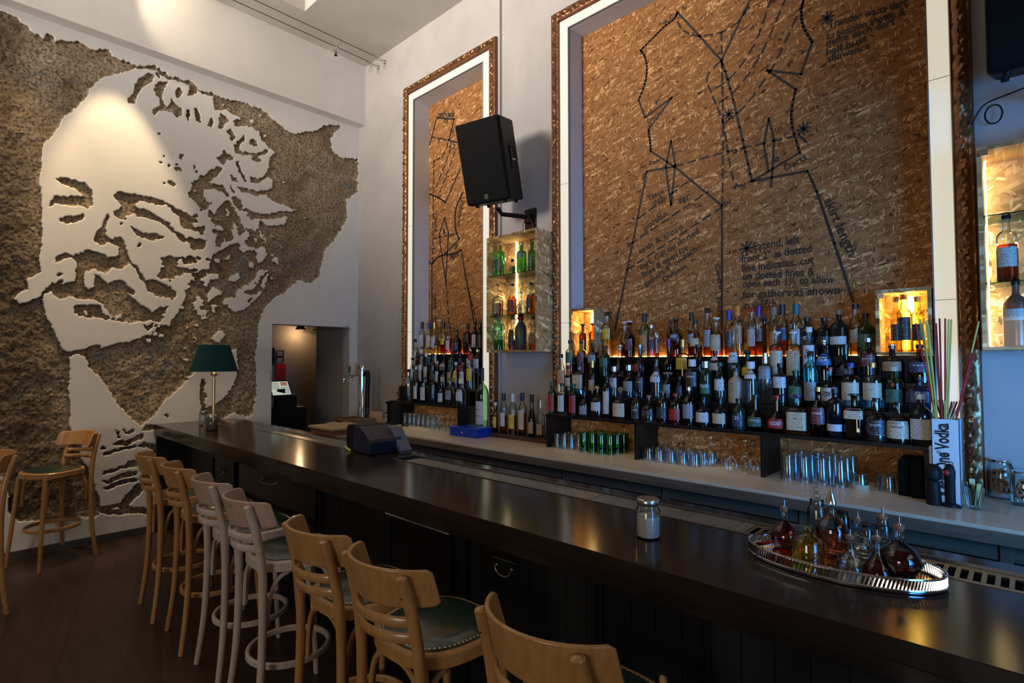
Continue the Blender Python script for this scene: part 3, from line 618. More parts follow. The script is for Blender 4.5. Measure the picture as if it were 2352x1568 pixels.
# ------------------------------------------------------------------ loudspeakers and their wall brackets
def speaker(c, a, tilt, roll, label, w=.441, h=.70, d=.362):
    M3 = Matrix.Rotation(a, 3, 'Z')@Matrix.Rotation(tilt, 3, 'X')@Matrix.Rotation(roll, 3, 'Y')
    c = Vector(c); r = thing('loudspeaker', label, 'speaker', c); T = lambda b: [setattr(b, 'v', [tuple(M3@Vector(v)) for v in b.v]), b][1]
    b = B(); t = .80        # tapered cabinet
    vs = []
    for y, k in ((-d/2+.035, 1), (-d/2+.015, 1), (d/2, t)):
        vs += [(-w/2*k, y, -h/2), (w/2*k, y, -h/2), (w/2*k, y, h/2), (-w/2*k, y, h/2)]
    b.add([(-w/2, -d/2+.03, -h/2), (w/2, -d/2+.03, -h/2), (w/2, -d/2+.03, h/2), (-w/2, -d/2+.03, h/2), (-w/2*t, d/2, -h/2), (w/2*t, d/2, -h/2), (w/2*t, d/2, h/2), (-w/2*t, d/2, h/2)],
          [(0, 1, 2, 3), (5, 4, 7, 6), (0, 4, 5, 1), (3, 2, 6, 7), (0, 3, 7, 4), (1, 5, 6, 2)])
    T(b).obj('cabinet', M['rubber'], r, .018)
    b = B().box(-w/2+.006, w/2-.006, -d/2, -d/2+.04, -h/2+.006, h/2-.006); T(b).obj('grille', M['grille'], r, .015)
    b = B().box(-.020, .020, -d/2-.004, -d/2+.002, -h/2+.035, -h/2+.075); T(b).obj('badge', M['chrome'], r)
    # side handle: recessed rim with bar
    b = B(); th = math.atan2(w/2*(1-t), d); R2 = Matrix.Rotation(th, 3, 'Z')
    hb = B(); x = .002
    for q in ((-x, x+.006, -.05, .05, -.092, -.080), (-x, x+.006, -.05, .05, .08, .092), (-x, x+.006, -.05, -.04, -.09, .09), (-x, x+.006, .04, .05, -.09, .09)): hb.box(*q)
    hb.v = [tuple(R2@Vector(v)+Vector((w/2*(1+t)/2+.0, .03, .02))) for v in hb.v]; T(hb).obj('handle_rim', M['rubber'], r, .003)
    hb = B().box(-.002, .004, -.038, .038, -.078, .078); hb.v = [tuple(R2@Vector(v)+Vector((w/2*(1+t)/2+.0, .03, .02))) for v in hb.v]; T(hb).obj('handle_recess', mat('recess_black', (.002, .002, .002), .3), r)
    hb = B().tube([(.004, -.04, -.028), (.010, 0, -.030), (.004, .04, -.028)], .012, 8); hb.v = [tuple(R2@Vector(v)+Vector((w/2*(1+t)/2+.0, .03, .02))) for v in hb.v]; T(hb).obj('handle', M['chrome'], r)
    for sx in (-1, 1):
        for sy in (-1, .7): b = B().lathe([(.018, 0), (.015, -.022)], (sx*w*.33, sy*d*.33, -h/2), 12); T(b).obj('foot', M['rubber'], r)
    return r
speaker((3.008, -.464, 3.482), .244, .257, -.024, 'black loudspeaker tilted down above the chipboard bottle cabinet')
speaker((6.545, -.40, 3.43), .05, .257, 0, 'black loudspeaker at the upper right edge, right of the huge frame')
def bracket(x, z, label, top):
    r = thing('wall_bracket', label, 'bracket', (x, .03, z))
    B().box(-.07, .07, -.012, 0, -.17, .16).obj('plate', M['black'], r, .003)
    b = B(); T_ = Vector(top)-Vector((x, .03, z)); b.tube([(0, -.012, .06), (-.03, -.10, .075), T_+Vector((0, .05, -.045)), T_], [.022, .022, .02, .02], 10); b.box(-.035, .035, -.06, -.012, .02, .10); b.obj('arm', M['black'], r, .003)
    b = B(); b.lathe([(.030, 0), (.036, .01), (.036, .03), (.026, .04)], (-.06, -.05, -.09), 14); b.obj('knob', M['black'], r)
    b = B(); b.tube(curve([(-.05, -.06, -.06), (-.035, -.07, .02), (.03, -.05, .05), (.045, -.03, -.04), (.0, -.03, -.11), (-.04, -.05, -.09)]), .004, 6); b.obj('cable', mat('red_cable', (.30, .01, .01), .5), r)
    return r
bracket(3.04, 3.00, 'black wall bracket with coiled red cable under the tilted loudspeaker', (2.98, -.36, 3.10))
bracket(6.60, 2.95, 'black wall bracket at the upper right edge of the view', (6.55, -.34, 3.06))
def cable(): 
    p = at(2232, 218, 1, .0); b = B(); c = Vector((6.34, .02, 3.02))
    b.tube(curve([(6.25, -.03, 2.98), (6.30, -.035, 3.07), (6.40, -.03, 3.10), (6.55, -.05, 3.12)]), .004, 6)
    b.tube(curve([c+Vector((.035*math.cos(t), -.03, .05*math.sin(t))) for t in np.linspace(0, 6.28, 10)]), .004, 6)
    one('speaker_cable', b, M['black'], 'thin black cable looping off the huge frame towards the right loudspeaker', 'cable')
cable()
# ------------------------------------------------------------------ low-voltage cable lights
for k, (x, z, lab) in enumerate(((.611, 5.521, 'tensioned light cable, the one farther from the carved wall'), (.463, 5.510, 'tensioned light cable, the one nearer the carved wall'))):
    r = thing('light_cable', lab, 'cable', (x, 0, z), group='tensioned ceiling cables')
    B().tube([(0, -8.4, .02), (0, -4, .0), (0, -.16, 0)], .0045, 6).obj('wire', mat('wire_brown_%d' % k, (.12, .08, .06), .5, .5), r)
    b = B(); b.tube([(0, -.16, 0), (.004, -.02, -.02)], .006, 6); b.tube(curve([(0, -.2, 0), (.02, -.12, -.05), (0, -.02, -.02), (.01, -.03, -.12)]), .003, 6); b.obj('tensioner', M['brassh'], r)
    b = B(); b.sphere((0, -.008, -.02), .026, 12); b.obj('anchor', M['steel'], r)
r = thing('spotlight', 'small chrome spotlight hung between the two ceiling cables', 'lamp', tuple(at(771, 118, 0, .45)))
px_ = r.location
b = B(); b.tube([(.16, 0, .065), (.05, 0, .055), (0, 0, .015)], .004, 6); b.tube([(.013, 0, .055), (0, 0, .02)], .004, 6); b.obj('hanger', M['steel'], r)
B().lathe([(.012, .03), (.02, .015), (.022, -.01), (.048, -.03), (.050, -.034)], (0, 0, 0), 20, caps=False).obj('reflector', M['chrome'], r)
# the spotlights out of view that wash the mural and the beam
spot('mural_spot', (.62, -2.78, 5.35), (.05, -2.62, 3.0), 260, (1, .74, .42), 38, .55, .03)
spot('beam_spot', (.62, -2.55, 5.45), (.12, -2.15, 5.25), 14, (1, .80, .52), 80, .5, .03)
spot('mural_spot', (.60, -3.55, 5.35), (.02, -3.5, .6), 150, (1, .68, .36), 52, .8, .03)
# ------------------------------------------------------------------ back counter
CZ = 1.0
r = thing('back_counter', 'pale wooden back-bar counter running along the wall under the bottle shelves', 'counter', (0, 0, 0))
B().box(.50, 7.2, -.69, .0, CZ-.018, CZ).obj('worktop', M['counter'], r, .002)
B().box(.55, 7.2, -.692, -.66, CZ-.075, CZ-.018).obj('front_edge', M['counterf'], r, .002)
B().box(.60, 7.2, -.60, -.0, .0, CZ-.018).obj('carcass', M['blackw'], r)
B().box(.60, 7.2, -.632, -.601, CZ-.155, CZ-.085).obj('rail', M['counterf'], r, .002)
for x in (1.55, 2.35, 3.15, 3.95, 4.75, 5.55, 6.35):
    B().box(x-.022, x+.022, -.640, -.601, .1, CZ-.08).obj('post', M['counterf'], r, .002)
for k, x in enumerate((.75, 1.60, 2.40, 3.20, 4.00, 4.80, 6.40)):
    B().box(x, x+.70, -.628, -.604, .12, CZ-.165).obj('fridge_door', M['black'], r, .004)
    d = r.children[-1]; B().box(x+.02, x+.68, -.640, -.629, CZ-.20, CZ-.19).obj('handle', M['steel'], d, .002)
dd = B().box(5.60, 6.30, -.628, -.604, .12, CZ-.165).obj('fridge_door', M['black'], r, .004)
g_ = B().box(5.62, 6.20, -.634, -.629, .50, CZ-.20).obj('door_sheet', mat('blue_white_sheet', (.36, .46, .62), .4), dd); g_['label'] = 'pale blue sheet on the door'
# ------------------------------------------------------------------ black stepped bottle stands
def stand(x0, x1, z4, label, legs):
    r = thing('bottle_stand', label, 'shelf', ((x0+x1)/2, 0, CZ)); w = r.location
    zs = (1.275, 1.432, 1.589, z4); yf = (-.345, -.215, -.085, .045)
    for i, (z, y) in enumerate(zip(zs, yf)):
        yb = yf[i+1] if i < 3 else .20
        B().box(x0, x1, y, yb+.002, z-.022, z).obj('shelf_board', M['black'], r, .002, world=w)
        if i: B().box(x0+.001, x1-.001, y+.001, y+.016, zs[i-1], z-.022).obj('riser', M['black'], r, world=w)
    for x in legs: B().box(x-.011, x+.011, -.335, .19 if x < x0+.1 or x > x1-.1 else -.02, CZ, 1.253).obj('upright', M['black'], r, .002, world=w)
    B().box(x0, x1, -.021, -.001, CZ, 1.25).obj('back_board', M['osb'], r, world=w)
    s = B().box(x0+.02, x1-.02, .185, .198, z4, z4+.008).obj('light_strip', M['led'], r, world=w); s['label'] = 'glowing amber light strip'
    return zs
ZR = stand(3.52, 6.06, 1.745, 'long black four-step bottle stand in front of the huge gilded frame', (3.531, 4.36, 5.24, 6.049))
ZL = stand(1.26, 2.42, 1.79, 'short black four-step bottle stand in front of the narrow gilded frame', (1.271, 2.409))
# ------------------------------------------------------------------ bar
BT = 1.08
r = thing('bar_counter', 'long dark wooden bar with glossy top and black panelled front', 'bar counter', (0, 0, 0))
# top with two sunk strips (steel ledge, drip trough) cut out of its back half
b = B(); TR = ((1.232, 2.93), (3.415, 9.4)); z0, z1 = BT-.055, BT
b.box(.0, 9.6, -2.30, -1.768, z0, z1); b.box(.0, 9.6, -1.60, -1.505, z0, z1)
for x0, x1 in ((.0, TR[0][0]), (TR[0][1], TR[1][0]), (TR[1][1], 9.6)): b.box(x0, x1, -1.768, -1.60, z0, z1)
b.obj('bar_top', M['top'], r, .002)
B().box(.0, 9.6, -2.298, -2.268, BT-.105, BT-.0555).obj('top_apron', M['top'], r, .002)
B().box(.0, 9.6, -2.04, -1.56, .0, BT-.056).obj('body', M['blackw'], r)
B().box(.0, .05, -2.28, -2.045, .0, BT-.056).obj('end_panel', M['blackw'], r)
b = B()
x = .05
for k in range(70):
    if x > 9.5: break
    b.box(x+.002, x+.098, -2.052, -2.0405, .12, .955); x += .1
b.obj('plank_cladding', M['blackw'], r)
B().box(.05, 9.6, -2.075, -2.041, .0, .12).obj('plinth', M['black'], r)
def framed_door(x0, x1, z0, z1, name='door', light=False, pull=None):
    d = B().box(x0, x1, -2.068, -2.053, z0, z1).obj(name, M['black'], r, .003)
    b = B(); t = .035
    for q in ((x0, x1, z1-t, z1), (x0, x1, z0, z0+t), (x0, x0+t, z0+t, z1-t), (x1-t, x1, z0+t, z1-t)): b.box(q[0], q[1], -2.082, -2.069, q[2], q[3])
    b.obj('frame', M['black'], d, .006)
    if light: B().box(x0-.002, x1+.002, -2.092, -2.069, z1+.001, z1+.013).obj('moulding', mat('moulding_glint', (.62, .68, .58), .3), d, .003)  # window reflection along the door top, put into the moulding's pale colour
    return d
def bow_handle(d, x0, x1, z):
    b = B(); b.tube(curve([(x0, -2.076, z), (x0+.01, -2.105, z-.004), ((x0+x1)/2, -2.115, z-.010), (x1-.01, -2.105, z-.004), (x1, -2.076, z)]), .006, 8)
    for x in (x0, x1): b.sphere((x, -2.078, z), .012, 10)
    b.obj('handle', mat('pewter', (.62, .66, .60), .3, .9), d)
d = framed_door(.99, 1.555, .35, .876, light=True)
b = B(); b.sphere((1.22, -2.086, .765), .011, 10); b.sphere((1.33, -2.086, .752), .011, 10); b.tube([(1.22, -2.09, .76), (1.235, -2.10, .735), (1.275, -2.105, .725), (1.315, -2.10, .732), (1.33, -2.09, .75)], .004, 6); b.obj('handle', M['brassh'], d)
d = B().box(1.65, 2.975, -2.078, -2.053, .66, .872).obj('drawer', wood('drawer_wood', (.016, .012, .009), (.032, .023, .016), .35, 1, 0), r, .006); bow_handle(d, 2.13, 2.37, .812)
d = B().box(1.65, 2.975, -2.078, -2.053, .40, .625).obj('drawer', M['blackw'], r, .006); bow_handle(d, 2.13, 2.37, .53)
framed_door(3.815, 4.355, .30, .866, light=True)
B().box(4.43, 4.462, -2.070, -2.053, .12, .93).obj('batten', M['black'], r, .004)
B().box(3.0, 3.03, -2.070, -2.053, .12, .93).obj('batten', M['black'], r, .004)
B().box(5.20, 5.232, -2.070, -2.053, .12, .93).obj('batten', M['black'], r, .004)
B().box(5.62, 5.652, -2.070, -2.053, .12, .93).obj('batten', M['black'], r, .004)
b = B(); x0, x1 = 4.648, 4.785
b.box(x0, x1, -2.062, -2.053, .770, .832); pl_ = b.obj('handle_plate', M['dark'], r, .001)
b = B(); b.box(x0-.003, x1+.003, -2.070, -2.0625, .826, .834); b.sphere((x0+.022, -2.068, .800), .010, 10); b.sphere((x1-.022, -2.068, .800), .010, 10)
b.tube([(x0+.02, -2.07, .798)]+[(x0+.0685-.0485*math.cos(t), -2.078, .795-.034*math.sin(t)) for t in np.linspace(.1, 3.04, 9)]+[(x1-.02, -2.07, .798)], .0045, 8); b.obj('drop_handle', M['brassh'], pl_)
# steel ledge
b = B(); x0, x1 = TR[0]; b.box(x0+.001, x1-.001, -1.766, -1.602, BT-.022, BT-.016)
for q in ((x0, x1, -1.772, -1.766), (x0, x1, -1.602, -1.596), (x0, x0+.006, -1.768, -1.600), (x1-.006, x1, -1.768, -1.600)): b.box(*q, BT-.022, BT+.004)
b.obj('steel_ledge', M['steel'], r, .001)
b = B(); x0, x1 = TR[1]; b.box(x0+.001, x1-.001, -1.766, -1.602, BT-.052, BT-.048)
for q in ((x0, x1, -1.772, -1.766), (x0, x1, -1.602, -1.596), (x0, x0+.006, -1.768, -1.600), (x1-.006, x1, -1.768, -1.600)): b.box(*q, BT-.05, BT+.004)
b.obj('drip_trough', mat('trough_steel', (.20, .19, .18), .35, 1), r, .001)
def grate(x0, x1, dx, dy, ys, label, m):
    """perforated strip lying in the trough"""
    g = thing('drip_grate', label, 'grate', (x0, -1.684, BT-.006)); b = B(); y0, y1 = -.080, .080; n = max(2, int((x1-x0)/dx)); wx = (x1-x0)/n
    for i in range(n+1): b.box(i*wx-(.0028 if ys > 1 else .006), i*wx+(.0028 if ys > 1 else .006), y0, y1, -.003, .0)
    for j in range(ys+1): y = y0+(y1-y0)*j/ys; t = .0028 if ys > 1 else .030; b.box(0, x1-x0, max(y0, y-t), min(y1, y+t), -.0028, .0002)
    b.obj('perforated_sheet', m, g); B().box(.01, x1-x0-.01, y0+.005, y1-.005, -.040, -.0385).obj('pan', M['dark'], g); return g
gm = mat('clear_rubber_mat', (.46, .42, .35), .25, .5)
M['trough'] = mat('dull_steel', (.20, .19, .18), .35, 1)
M['slot'] = mat('slotted_brass', (.26, .22, .13), .4, .8)
grate(3.50, 4.33, .0135, 0, 9, 'fine perforated drip mat at the near-middle of the bar trough, beside the printer', gm)
grate(4.345, 4.93, .0135, 0, 9, 'middle perforated drip mat of the bar trough, behind the streak of orange light', gm)
grate(4.945, 5.64, .0135, 0, 9, 'perforated drip mat of the trough behind the lidded candle jar', gm)
grate(5.655, 7.3, .030, 0, 1, 'slotted metal drip grate of the trough behind the silver tray', M['slot'])
# ------------------------------------------------------------------ bar stools
def arc(cx, cy, r_, a0, a1, z, n, ry=None): return [(cx+r_*math.cos(R(a0+(a1-a0)*i/n)), cy+(ry or r_)*math.sin(R(a0+(a1-a0)*i/n)), z) for i in range(n+1)]
def make_stool(m, mc, label):
    t = thing('bar_stool', label, 'bar stool')
    SZ = .785
    def ring(rx, ry, z, k=40):       # rounded trapezoid seat outline, wider at the front (+y)
        o = []
        for i in range(k):
            a = 2*math.pi*i/k; ca, sa = math.cos(a), math.sin(a); e = 1/((abs(ca)**2.6+abs(sa)**2.6)**(1/2.6)); w = 1+.06*sa
            o.append((rx*ca*e*w, ry*sa*e, z))
        return o
    b = B(); rr = [ring(.205, .200, SZ-.048), ring(.210, .205, SZ-.044), ring(.210, .205, SZ-.006), ring(.204, .199, SZ), ring(.180, .176, SZ), ring(.178, .174, SZ-.048)]
    b.add([v for q in rr for v in q], [(j*40+i, j*40+(i+1) % 40, (j+1) % 6*40+(i+1) % 40, (j+1) % 6*40+i) for j in range(6) for i in range(40)], True)
    b.obj('seat_frame', m, t)
    b = B(); rr = [ring(.186, .182, SZ-.01), ring(.186, .182, SZ+.004), ring(.176, .172, SZ+.010), ring(.12, .117, SZ+.018), ring(.05, .05, SZ+.020), ring(.001, .001, SZ+.020)]
    b.add([v for q in rr for v in q], [(j*40+i, j*40+(i+1) % 40, (j+1)*40+(i+1) % 40, (j+1)*40+i) for j in range(5) for i in range(40)], True)
    pad = b.obj('seat_pad', M['leather'], t)
    b = B()
    for i in range(72):
        a = 2*math.pi*i/72; ca, sa = math.cos(a), math.sin(a); e = 1/((abs(ca)**2.6+abs(sa)**2.6)**(1/2.6)); w = 1+.06*sa
        b.lathe([(.0048, 0), (.0038, .0022), (.0005, .0032)], (.180*ca*e*w, .176*sa*e, SZ+.006), 6)
    n_ = b.obj('nail_trim', M['brassn'], pad); n_['kind'] = 'stuff'
    for s in (-1, 1):
        b = B(); b.tube(curve([(s*.205, -.235, 0), (s*.185, -.205, .28), (s*.176, -.196, .60), (s*.174, -.205, .80), (s*.170, -.232, .95), (s*.165, -.266, 1.058)], 5), [.0155+.004*math.sin(min(1, i/25)*math.pi*.75) for i in range(26)], 12)
        b.sphere((s*.165, -.266, 1.058), .0175, 12, rz=.5)
        lg = b.obj('back_post', m, t)
        b = B()
        for z in (1.030, 1.000): b.lathe([(.0045, 0), (.0045, .003)], (0, 0, 0), 8); b.v[-16:] = [(s*.166+v[0], -.266-.0155+(1.062-z)*.28-v[2]*.6, z+v[1]) for v in b.v[-16:]]
        b.obj('screw', M['dark'], lg)
        b = B(); b.tube(curve([(s*.195, .215, 0), (s*.172, .185, .40), (s*.155, .160, .74)], 5), [.0145, .0148, .015, .0155, .016, .0165, .017, .0175, .018, .0185, .019][:11], 12); b.obj('leg', m, t)
    # crest rail: a bent board in front of the posts
    b = B(); prof = []; n = 28
    for i in range(n+1):
        a = R(-90+(i/n-.5)*138); x, y = .212*math.cos(a), .208*math.sin(a)-.066
        k = abs(i/n-.5)*2; h1 = 1.085-.010*k**2+(.0 if k < .92 else -.010*((k-.92)/.08)**2); h0 = .955+(.0 if k < .92 else .012*((k-.92)/.08)**2); lean = .035
        nx, ny_ = math.cos(a), math.sin(a)
        prof.append([(x, y, h0), (x+nx*.014, y+ny_*.014, h0), (x+nx*.014, y+ny_*.014-lean, h1), (x, y-lean, h1)])
    vs = [v for q in prof for v in q]; fs = [(i*4+j, i*4+(j+1) % 4, (i+1)*4+(j+1) % 4, (i+1)*4+j) for i in range(n) for j in range(4)]+[(3, 2, 1, 0), (n*4, n*4+1, n*4+2, n*4+3)]
    b.add(vs, fs, True); c_ = b.obj('crest_rail', mc, t, .005)
    for z, yo in ((.912, -.006), (.858, .006)):
        b = B(); pts = arc(0, yo-.058, .221, -90-48.5, -90+48.5, z, 16, .221); b.tube(pts, 1, 10, flat=(.0065, .0165)); b.obj('back_slat', m, t)
    # bentwood arches and foot ring
    L4 = [(-.180, -.200), (.180, -.200), (.160, .165), (-.160, .165)]
    for i in range(4):
        (xa, ya), (xb, yb) = L4[i], L4[(i+1) % 4]; mx, my = (xa+xb)/2, (ya+yb)/2; k = .88
        P_ = lambda t_, z: ((xa*(1-t_)+xb*t_)*k+mx*(1-k)*0, (ya*(1-t_)+yb*t_)*k, z)
        b = B(); b.tube(curve([P_(.02, .50), P_(.04, .60), P_(.12, .685), P_(.28, .722), P_(.5, .73), P_(.72, .722), P_(.88, .685), P_(.96, .60), P_(.98, .50)], 3), .0105, 8); b.obj('arch_brace', m, t)
    b = B(); b.tube(arc(0, -.01, .188, 0, 348.75, .30, 31), 1, 10, closed=True, flat=(.010, .016)); b.obj('foot_ring', m, t)
    return t
M['brassn'] = mat('brass_nail', (.80, .66, .38), .18, 1)
honey = make_stool(M['beech'], M['beech'], 'honey-coloured bar stool nearest the carved wall at the bar, first of the row')
pale = make_stool(M['pale'], M['palecrest'], 'pale washed bar stool in the row, the farther of the two pale ones')
ST = [(honey, 2.03, -2.565, -3, None), (honey, 2.62, -2.555, -5, 'honey-coloured bar stool between the first stool of the row and the pale ones'),
      (pale, 3.18, -2.55, -4, None), (pale, 3.72, -2.575, -4, 'pale washed bar stool in the row, the nearer of the two pale ones'),
      (honey, 4.40, -2.575, -2, 'honey-coloured bar stool right after the two pale stools'), (honey, 4.88, -2.58, -1, 'honey-coloured bar stool below the drop handle, its whole green seat showing'),
      (honey, 5.54, -2.565, -3, 'large honey-coloured bar stool cut off by the bottom edge, with a broad curved back'), (honey, 6.07, -2.60, 0, 'bar stool of which only a backrest tip shows at the bottom edge')]
for k, (src, x, y, a, lab) in enumerate(ST):
    if lab is None: src.location = (x, y, 0); src.rotation_euler = (0, 0, R(a)); src['group'] = 'bar stools in a row along the bar'
    else: dup(src, (x, y, 0), R(a), lab, 'bar stools in a row along the bar')
dup(honey, (.285, -3.11, 0), R(207), 'lone bar stool standing against the carved wall, back to the right', 'bar stools by the carved wall')
dup(honey, (1.20, -3.735, 0), R(195), 'bar stool at the left edge, only seat edge and leg showing', 'bar stools by the carved wall')
# ------------------------------------------------------------------ bottles
def pt(loc, power, color, rad=.02):
    l = bpy.data.lights.new('cabinet_light', 'POINT'); l.energy = power; l.color = color; l.shadow_soft_size = rad; o = bpy.data.objects.new('cabinet_light', l); link(o); o.location = loc
SHAPES = {  # (height fraction, radius fraction, squareness); -1 stands for the neck radius
 'std': [(0, .90), (.012, 1), (.60, 1), (.66, .93), (.72, .68), (.77, -1.15), (.80, -1), (.95, -1), (.952, -1.2), (.975, -1.2)],
 'sho': [(0, .90), (.012, 1), (.64, 1), (.69, .95), (.73, .80), (.755, -1.2), (.78, -1), (.96, -1), (.965, -1.15), (.98, -1.15)],
 'squ': [(0, .88), (.015, 1), (.50, 1), (.57, .93), (.62, .72), (.66, -1.2), (.70, -1), (.93, -1), (.935, -1.25), (.97, -1.25)],
 'sqr': [(0, .94, .8), (.012, 1, .8), (.62, 1, .8), (.67, .92, .7), (.70, .70, .3), (.73, -1.1, 0), (.77, -1, 0), (.96, -1, 0), (.98, -1.1, 0)],
 'rnd': [(0, .55), (.02, .70), (.10, .90), (.22, 1), (.34, .96), (.44, .76), (.50, .48), (.54, -1.1), (.60, -1), (.93, -1), (.94, -1.3), (.97, -1.3)],
 'cne': [(0, .92), (.015, 1), (.10, 1), (.25, .80), (.45, .48), (.60, -1.3), (.70, -1), (.93, -1), (.94, -1.4), (.97, -1.4)],
 'pea': [(0, .80), (.02, .95), (.20, 1), (.38, .95), (.52, .72), (.64, .48), (.74, -1.1), (.80, -1), (.97, -1), (.98, -1.1)],
 'tal': [(0, .95), (.01, 1), (.70, 1), (.74, .95), (.78, .75), (.82, -1.1), (.85, -1), (.97, -1), (.98, -1.1)],
 'bar': [(0, .86), (.015, .93), (.18, 1.02), (.35, 1.04), (.52, 1), (.62, .88), (.68, .62), (.72, -1.2), (.76, -1), (.95, -1), (.97, -1.2)],
 'lng': [(0, .95), (.02, 1), (.16, .98), (.26, .72), (.34, -1.3), (.42, -1.05), (.90, -.85), (.95, -.85), (.96, -.95)],
}
def ring_interp(prof, f):
    for a, c in zip(prof[:-1], prof[1:]):
        if a[0] <= f <= c[0]:
            t = (f-a[0])/max(1e-6, c[0]-a[0]); return [a[i]*(1-t)+c[i]*t for i in range(3)]
    return list(prof[-1])
ALLB = []
SIZES = {'k': 0}
def bottle(x, y, z, h, r_, shape, glass, liq, cap, lab, lo, hi, txt=None, row='', fill=None, lod=1, extra=None):
    neck = max(.010, min(.0155, r_*.48)); nseg = 20 if lod else 14
    pf = []
    for p in SHAPES[shape]:
        q = p[2] if len(p) > 2 else 0
        pf.append((p[0], -p[1]*neck if p[1] < 0 else max(p[1]*r_, neck), q))
    root = thing('bottle', '', 'bottle', (x, y, z))
    ht = h; gh = .985
    opaque = glass in GO
    gm_ = GO[glass][1] if opaque else GM[glass]
    B().lathe([(p[1]/(1+.10*p[2]), p[0]*ht*gh, p[2]) for p in pf], n=nseg).obj('glass_body' if not opaque else 'body', gm_, root)
    if liq and liq != '-' and not opaque:
        f = fill if fill is not None else random.choice((.30, .42, .5, .55, .6))
        ps = [q for q in pf if q[0] < f]; ps.append(tuple([f]+ring_interp([(p[0], p[1], p[2]) for p in pf], f)[1:]))
        B().lathe([(max(.003, (p[1]/(1+.10*p[2]))-.0025), max(p[0]*ht*gh, .006), p[2]) for p in ps], n=nseg).obj('liquid', LM[liq], root)
    k = cap[0]
    if k != '-':
        cr = neck*1.22; c0 = .90 if len(cap) == 1 else .93
        if len(cap) > 1 and cap[1] == 'O':      # ball stopper
            b = B(); b.lathe([(neck*.95, .955*ht), (neck*.95, .968*ht)], n=12); b.sphere((0, 0, ht-neck*1.25), neck*1.55, 14, rz=.8)
        elif len(cap) > 1 and cap[1] == 'L':    # long capsule
            b = B(); b.lathe([(cr*1.02, .80*ht), (cr, .985*ht), (cr, ht), (cr*.8, ht+.001)], n=14)
        elif len(cap) > 1 and cap[1] == 'B':    # big cap
            b = B(); b.lathe([(cr*1.35, .83*ht), (cr*1.35, .995*ht), (cr*1.25, ht)], n=16)
        elif len(cap) > 1 and cap[1] == 'M':    # mushroom stopper
            b = B(); b.lathe([(neck*.8, .93*ht), (neck*.9, .955*ht), (neck*1.7, .962*ht), (neck*1.7, .995*ht), (neck*1.5, ht)], n=14)
        else: b = B(); b.lathe([(cr, .905*ht), (cr, .995*ht), (cr*.92, ht)], n=14)
        b.obj('stopper' if len(cap) > 1 and cap[1] in 'OM' else 'cap', CM[k], root)
    if lab != '-':
        a0, a1 = R(-90-58), R(-90+58); rings = []
        for i in range(5):
            f = lo+(hi-lo)*i/4; q = ring_interp([(p[0], p[1], p[2]) for p in pf], f/gh if f/gh < .98 else .98); rings.append((q[1]/(1+.10*q[2])+.0007, f*ht, q[2]))
        lb = B().lathe(rings, n=12, a0=a0, a1=a1, caps=False).obj('label', LBM[lab], root)
        if txt:
            light = lab in 'wcytgpo'; rr = rings[2][0]; tl = B()
            for ti, tt in enumerate(txt.split('|')):
                wv, fv = text_cached(tt, .02)
                if len(wv) == 0: continue
                wd_ = wv[:, 0].max()-wv[:, 0].min(); sp_ = min(rr*1.25, .055); kk = sp_/wd_; kk = min(kk, .020/.72*1.1); sp2 = kk*wd_
                zc = (lo+(hi-lo)*(.62-.27*ti))*ht
                tl.add([(lambda a_: ((rr+.0012)*math.sin(a_), -(rr+.0012)*math.cos(a_), zc+v[1]*kk))(((v[0]-wv[:, 0].min())*kk-sp2/2)/rr) for v in wv], fv)
            tl.obj('lettering', M['ink'] if light else M['paper'], lb)
    if extra == 'seal':
        b = B(); b.lathe([(.011, 0), (.010, .0015)], n=14); q = ring_interp(pf, .60); b.v = [(v[0], -(q[1]+v[2]), .60*ht+v[1]) for v in b.v]; b.obj('seal', CM['r'], root)
    ALLB.append(dict(o=root, row=row, x=x, g=glass, liq=liq, cap=cap, lab=lab, shape=shape, h=h, r=r_, txt=txt, extra=extra)); return root
def bot_px(px, top, w, y, z, spec, row, lod=1, dep=None):
    p = spec.split(); shape, glass, liq, cap, lab = p[:5]; lo, hi = float(p[5]), float(p[6]); txt = ' '.join(p[7:]) or None
    extra = None
    if txt == '#seal': txt = None; extra = 'seal'
    q = at(px, top, 1, y); dd = depth(q); x = q.x
    # bottle half width as the lens shows it
    r_ = max(.016, min(.060, w/F_PX*dd/2*.97)); return bottle(x, y, z, q.z-z, r_, shape, glass, liq, cap, lab, lo, hi, txt, row, lod=lod, extra=extra)
def row(txt_, y, z, name, jit=.01):
    for ln in txt_.strip().split('\n'):
        a = ln.split(None, 3); px, top, w = float(a[0]), float(a[1]), float(a[2])
        bot_px(px, top, w, y+random.uniform(-jit, jit), z, a[3], name)
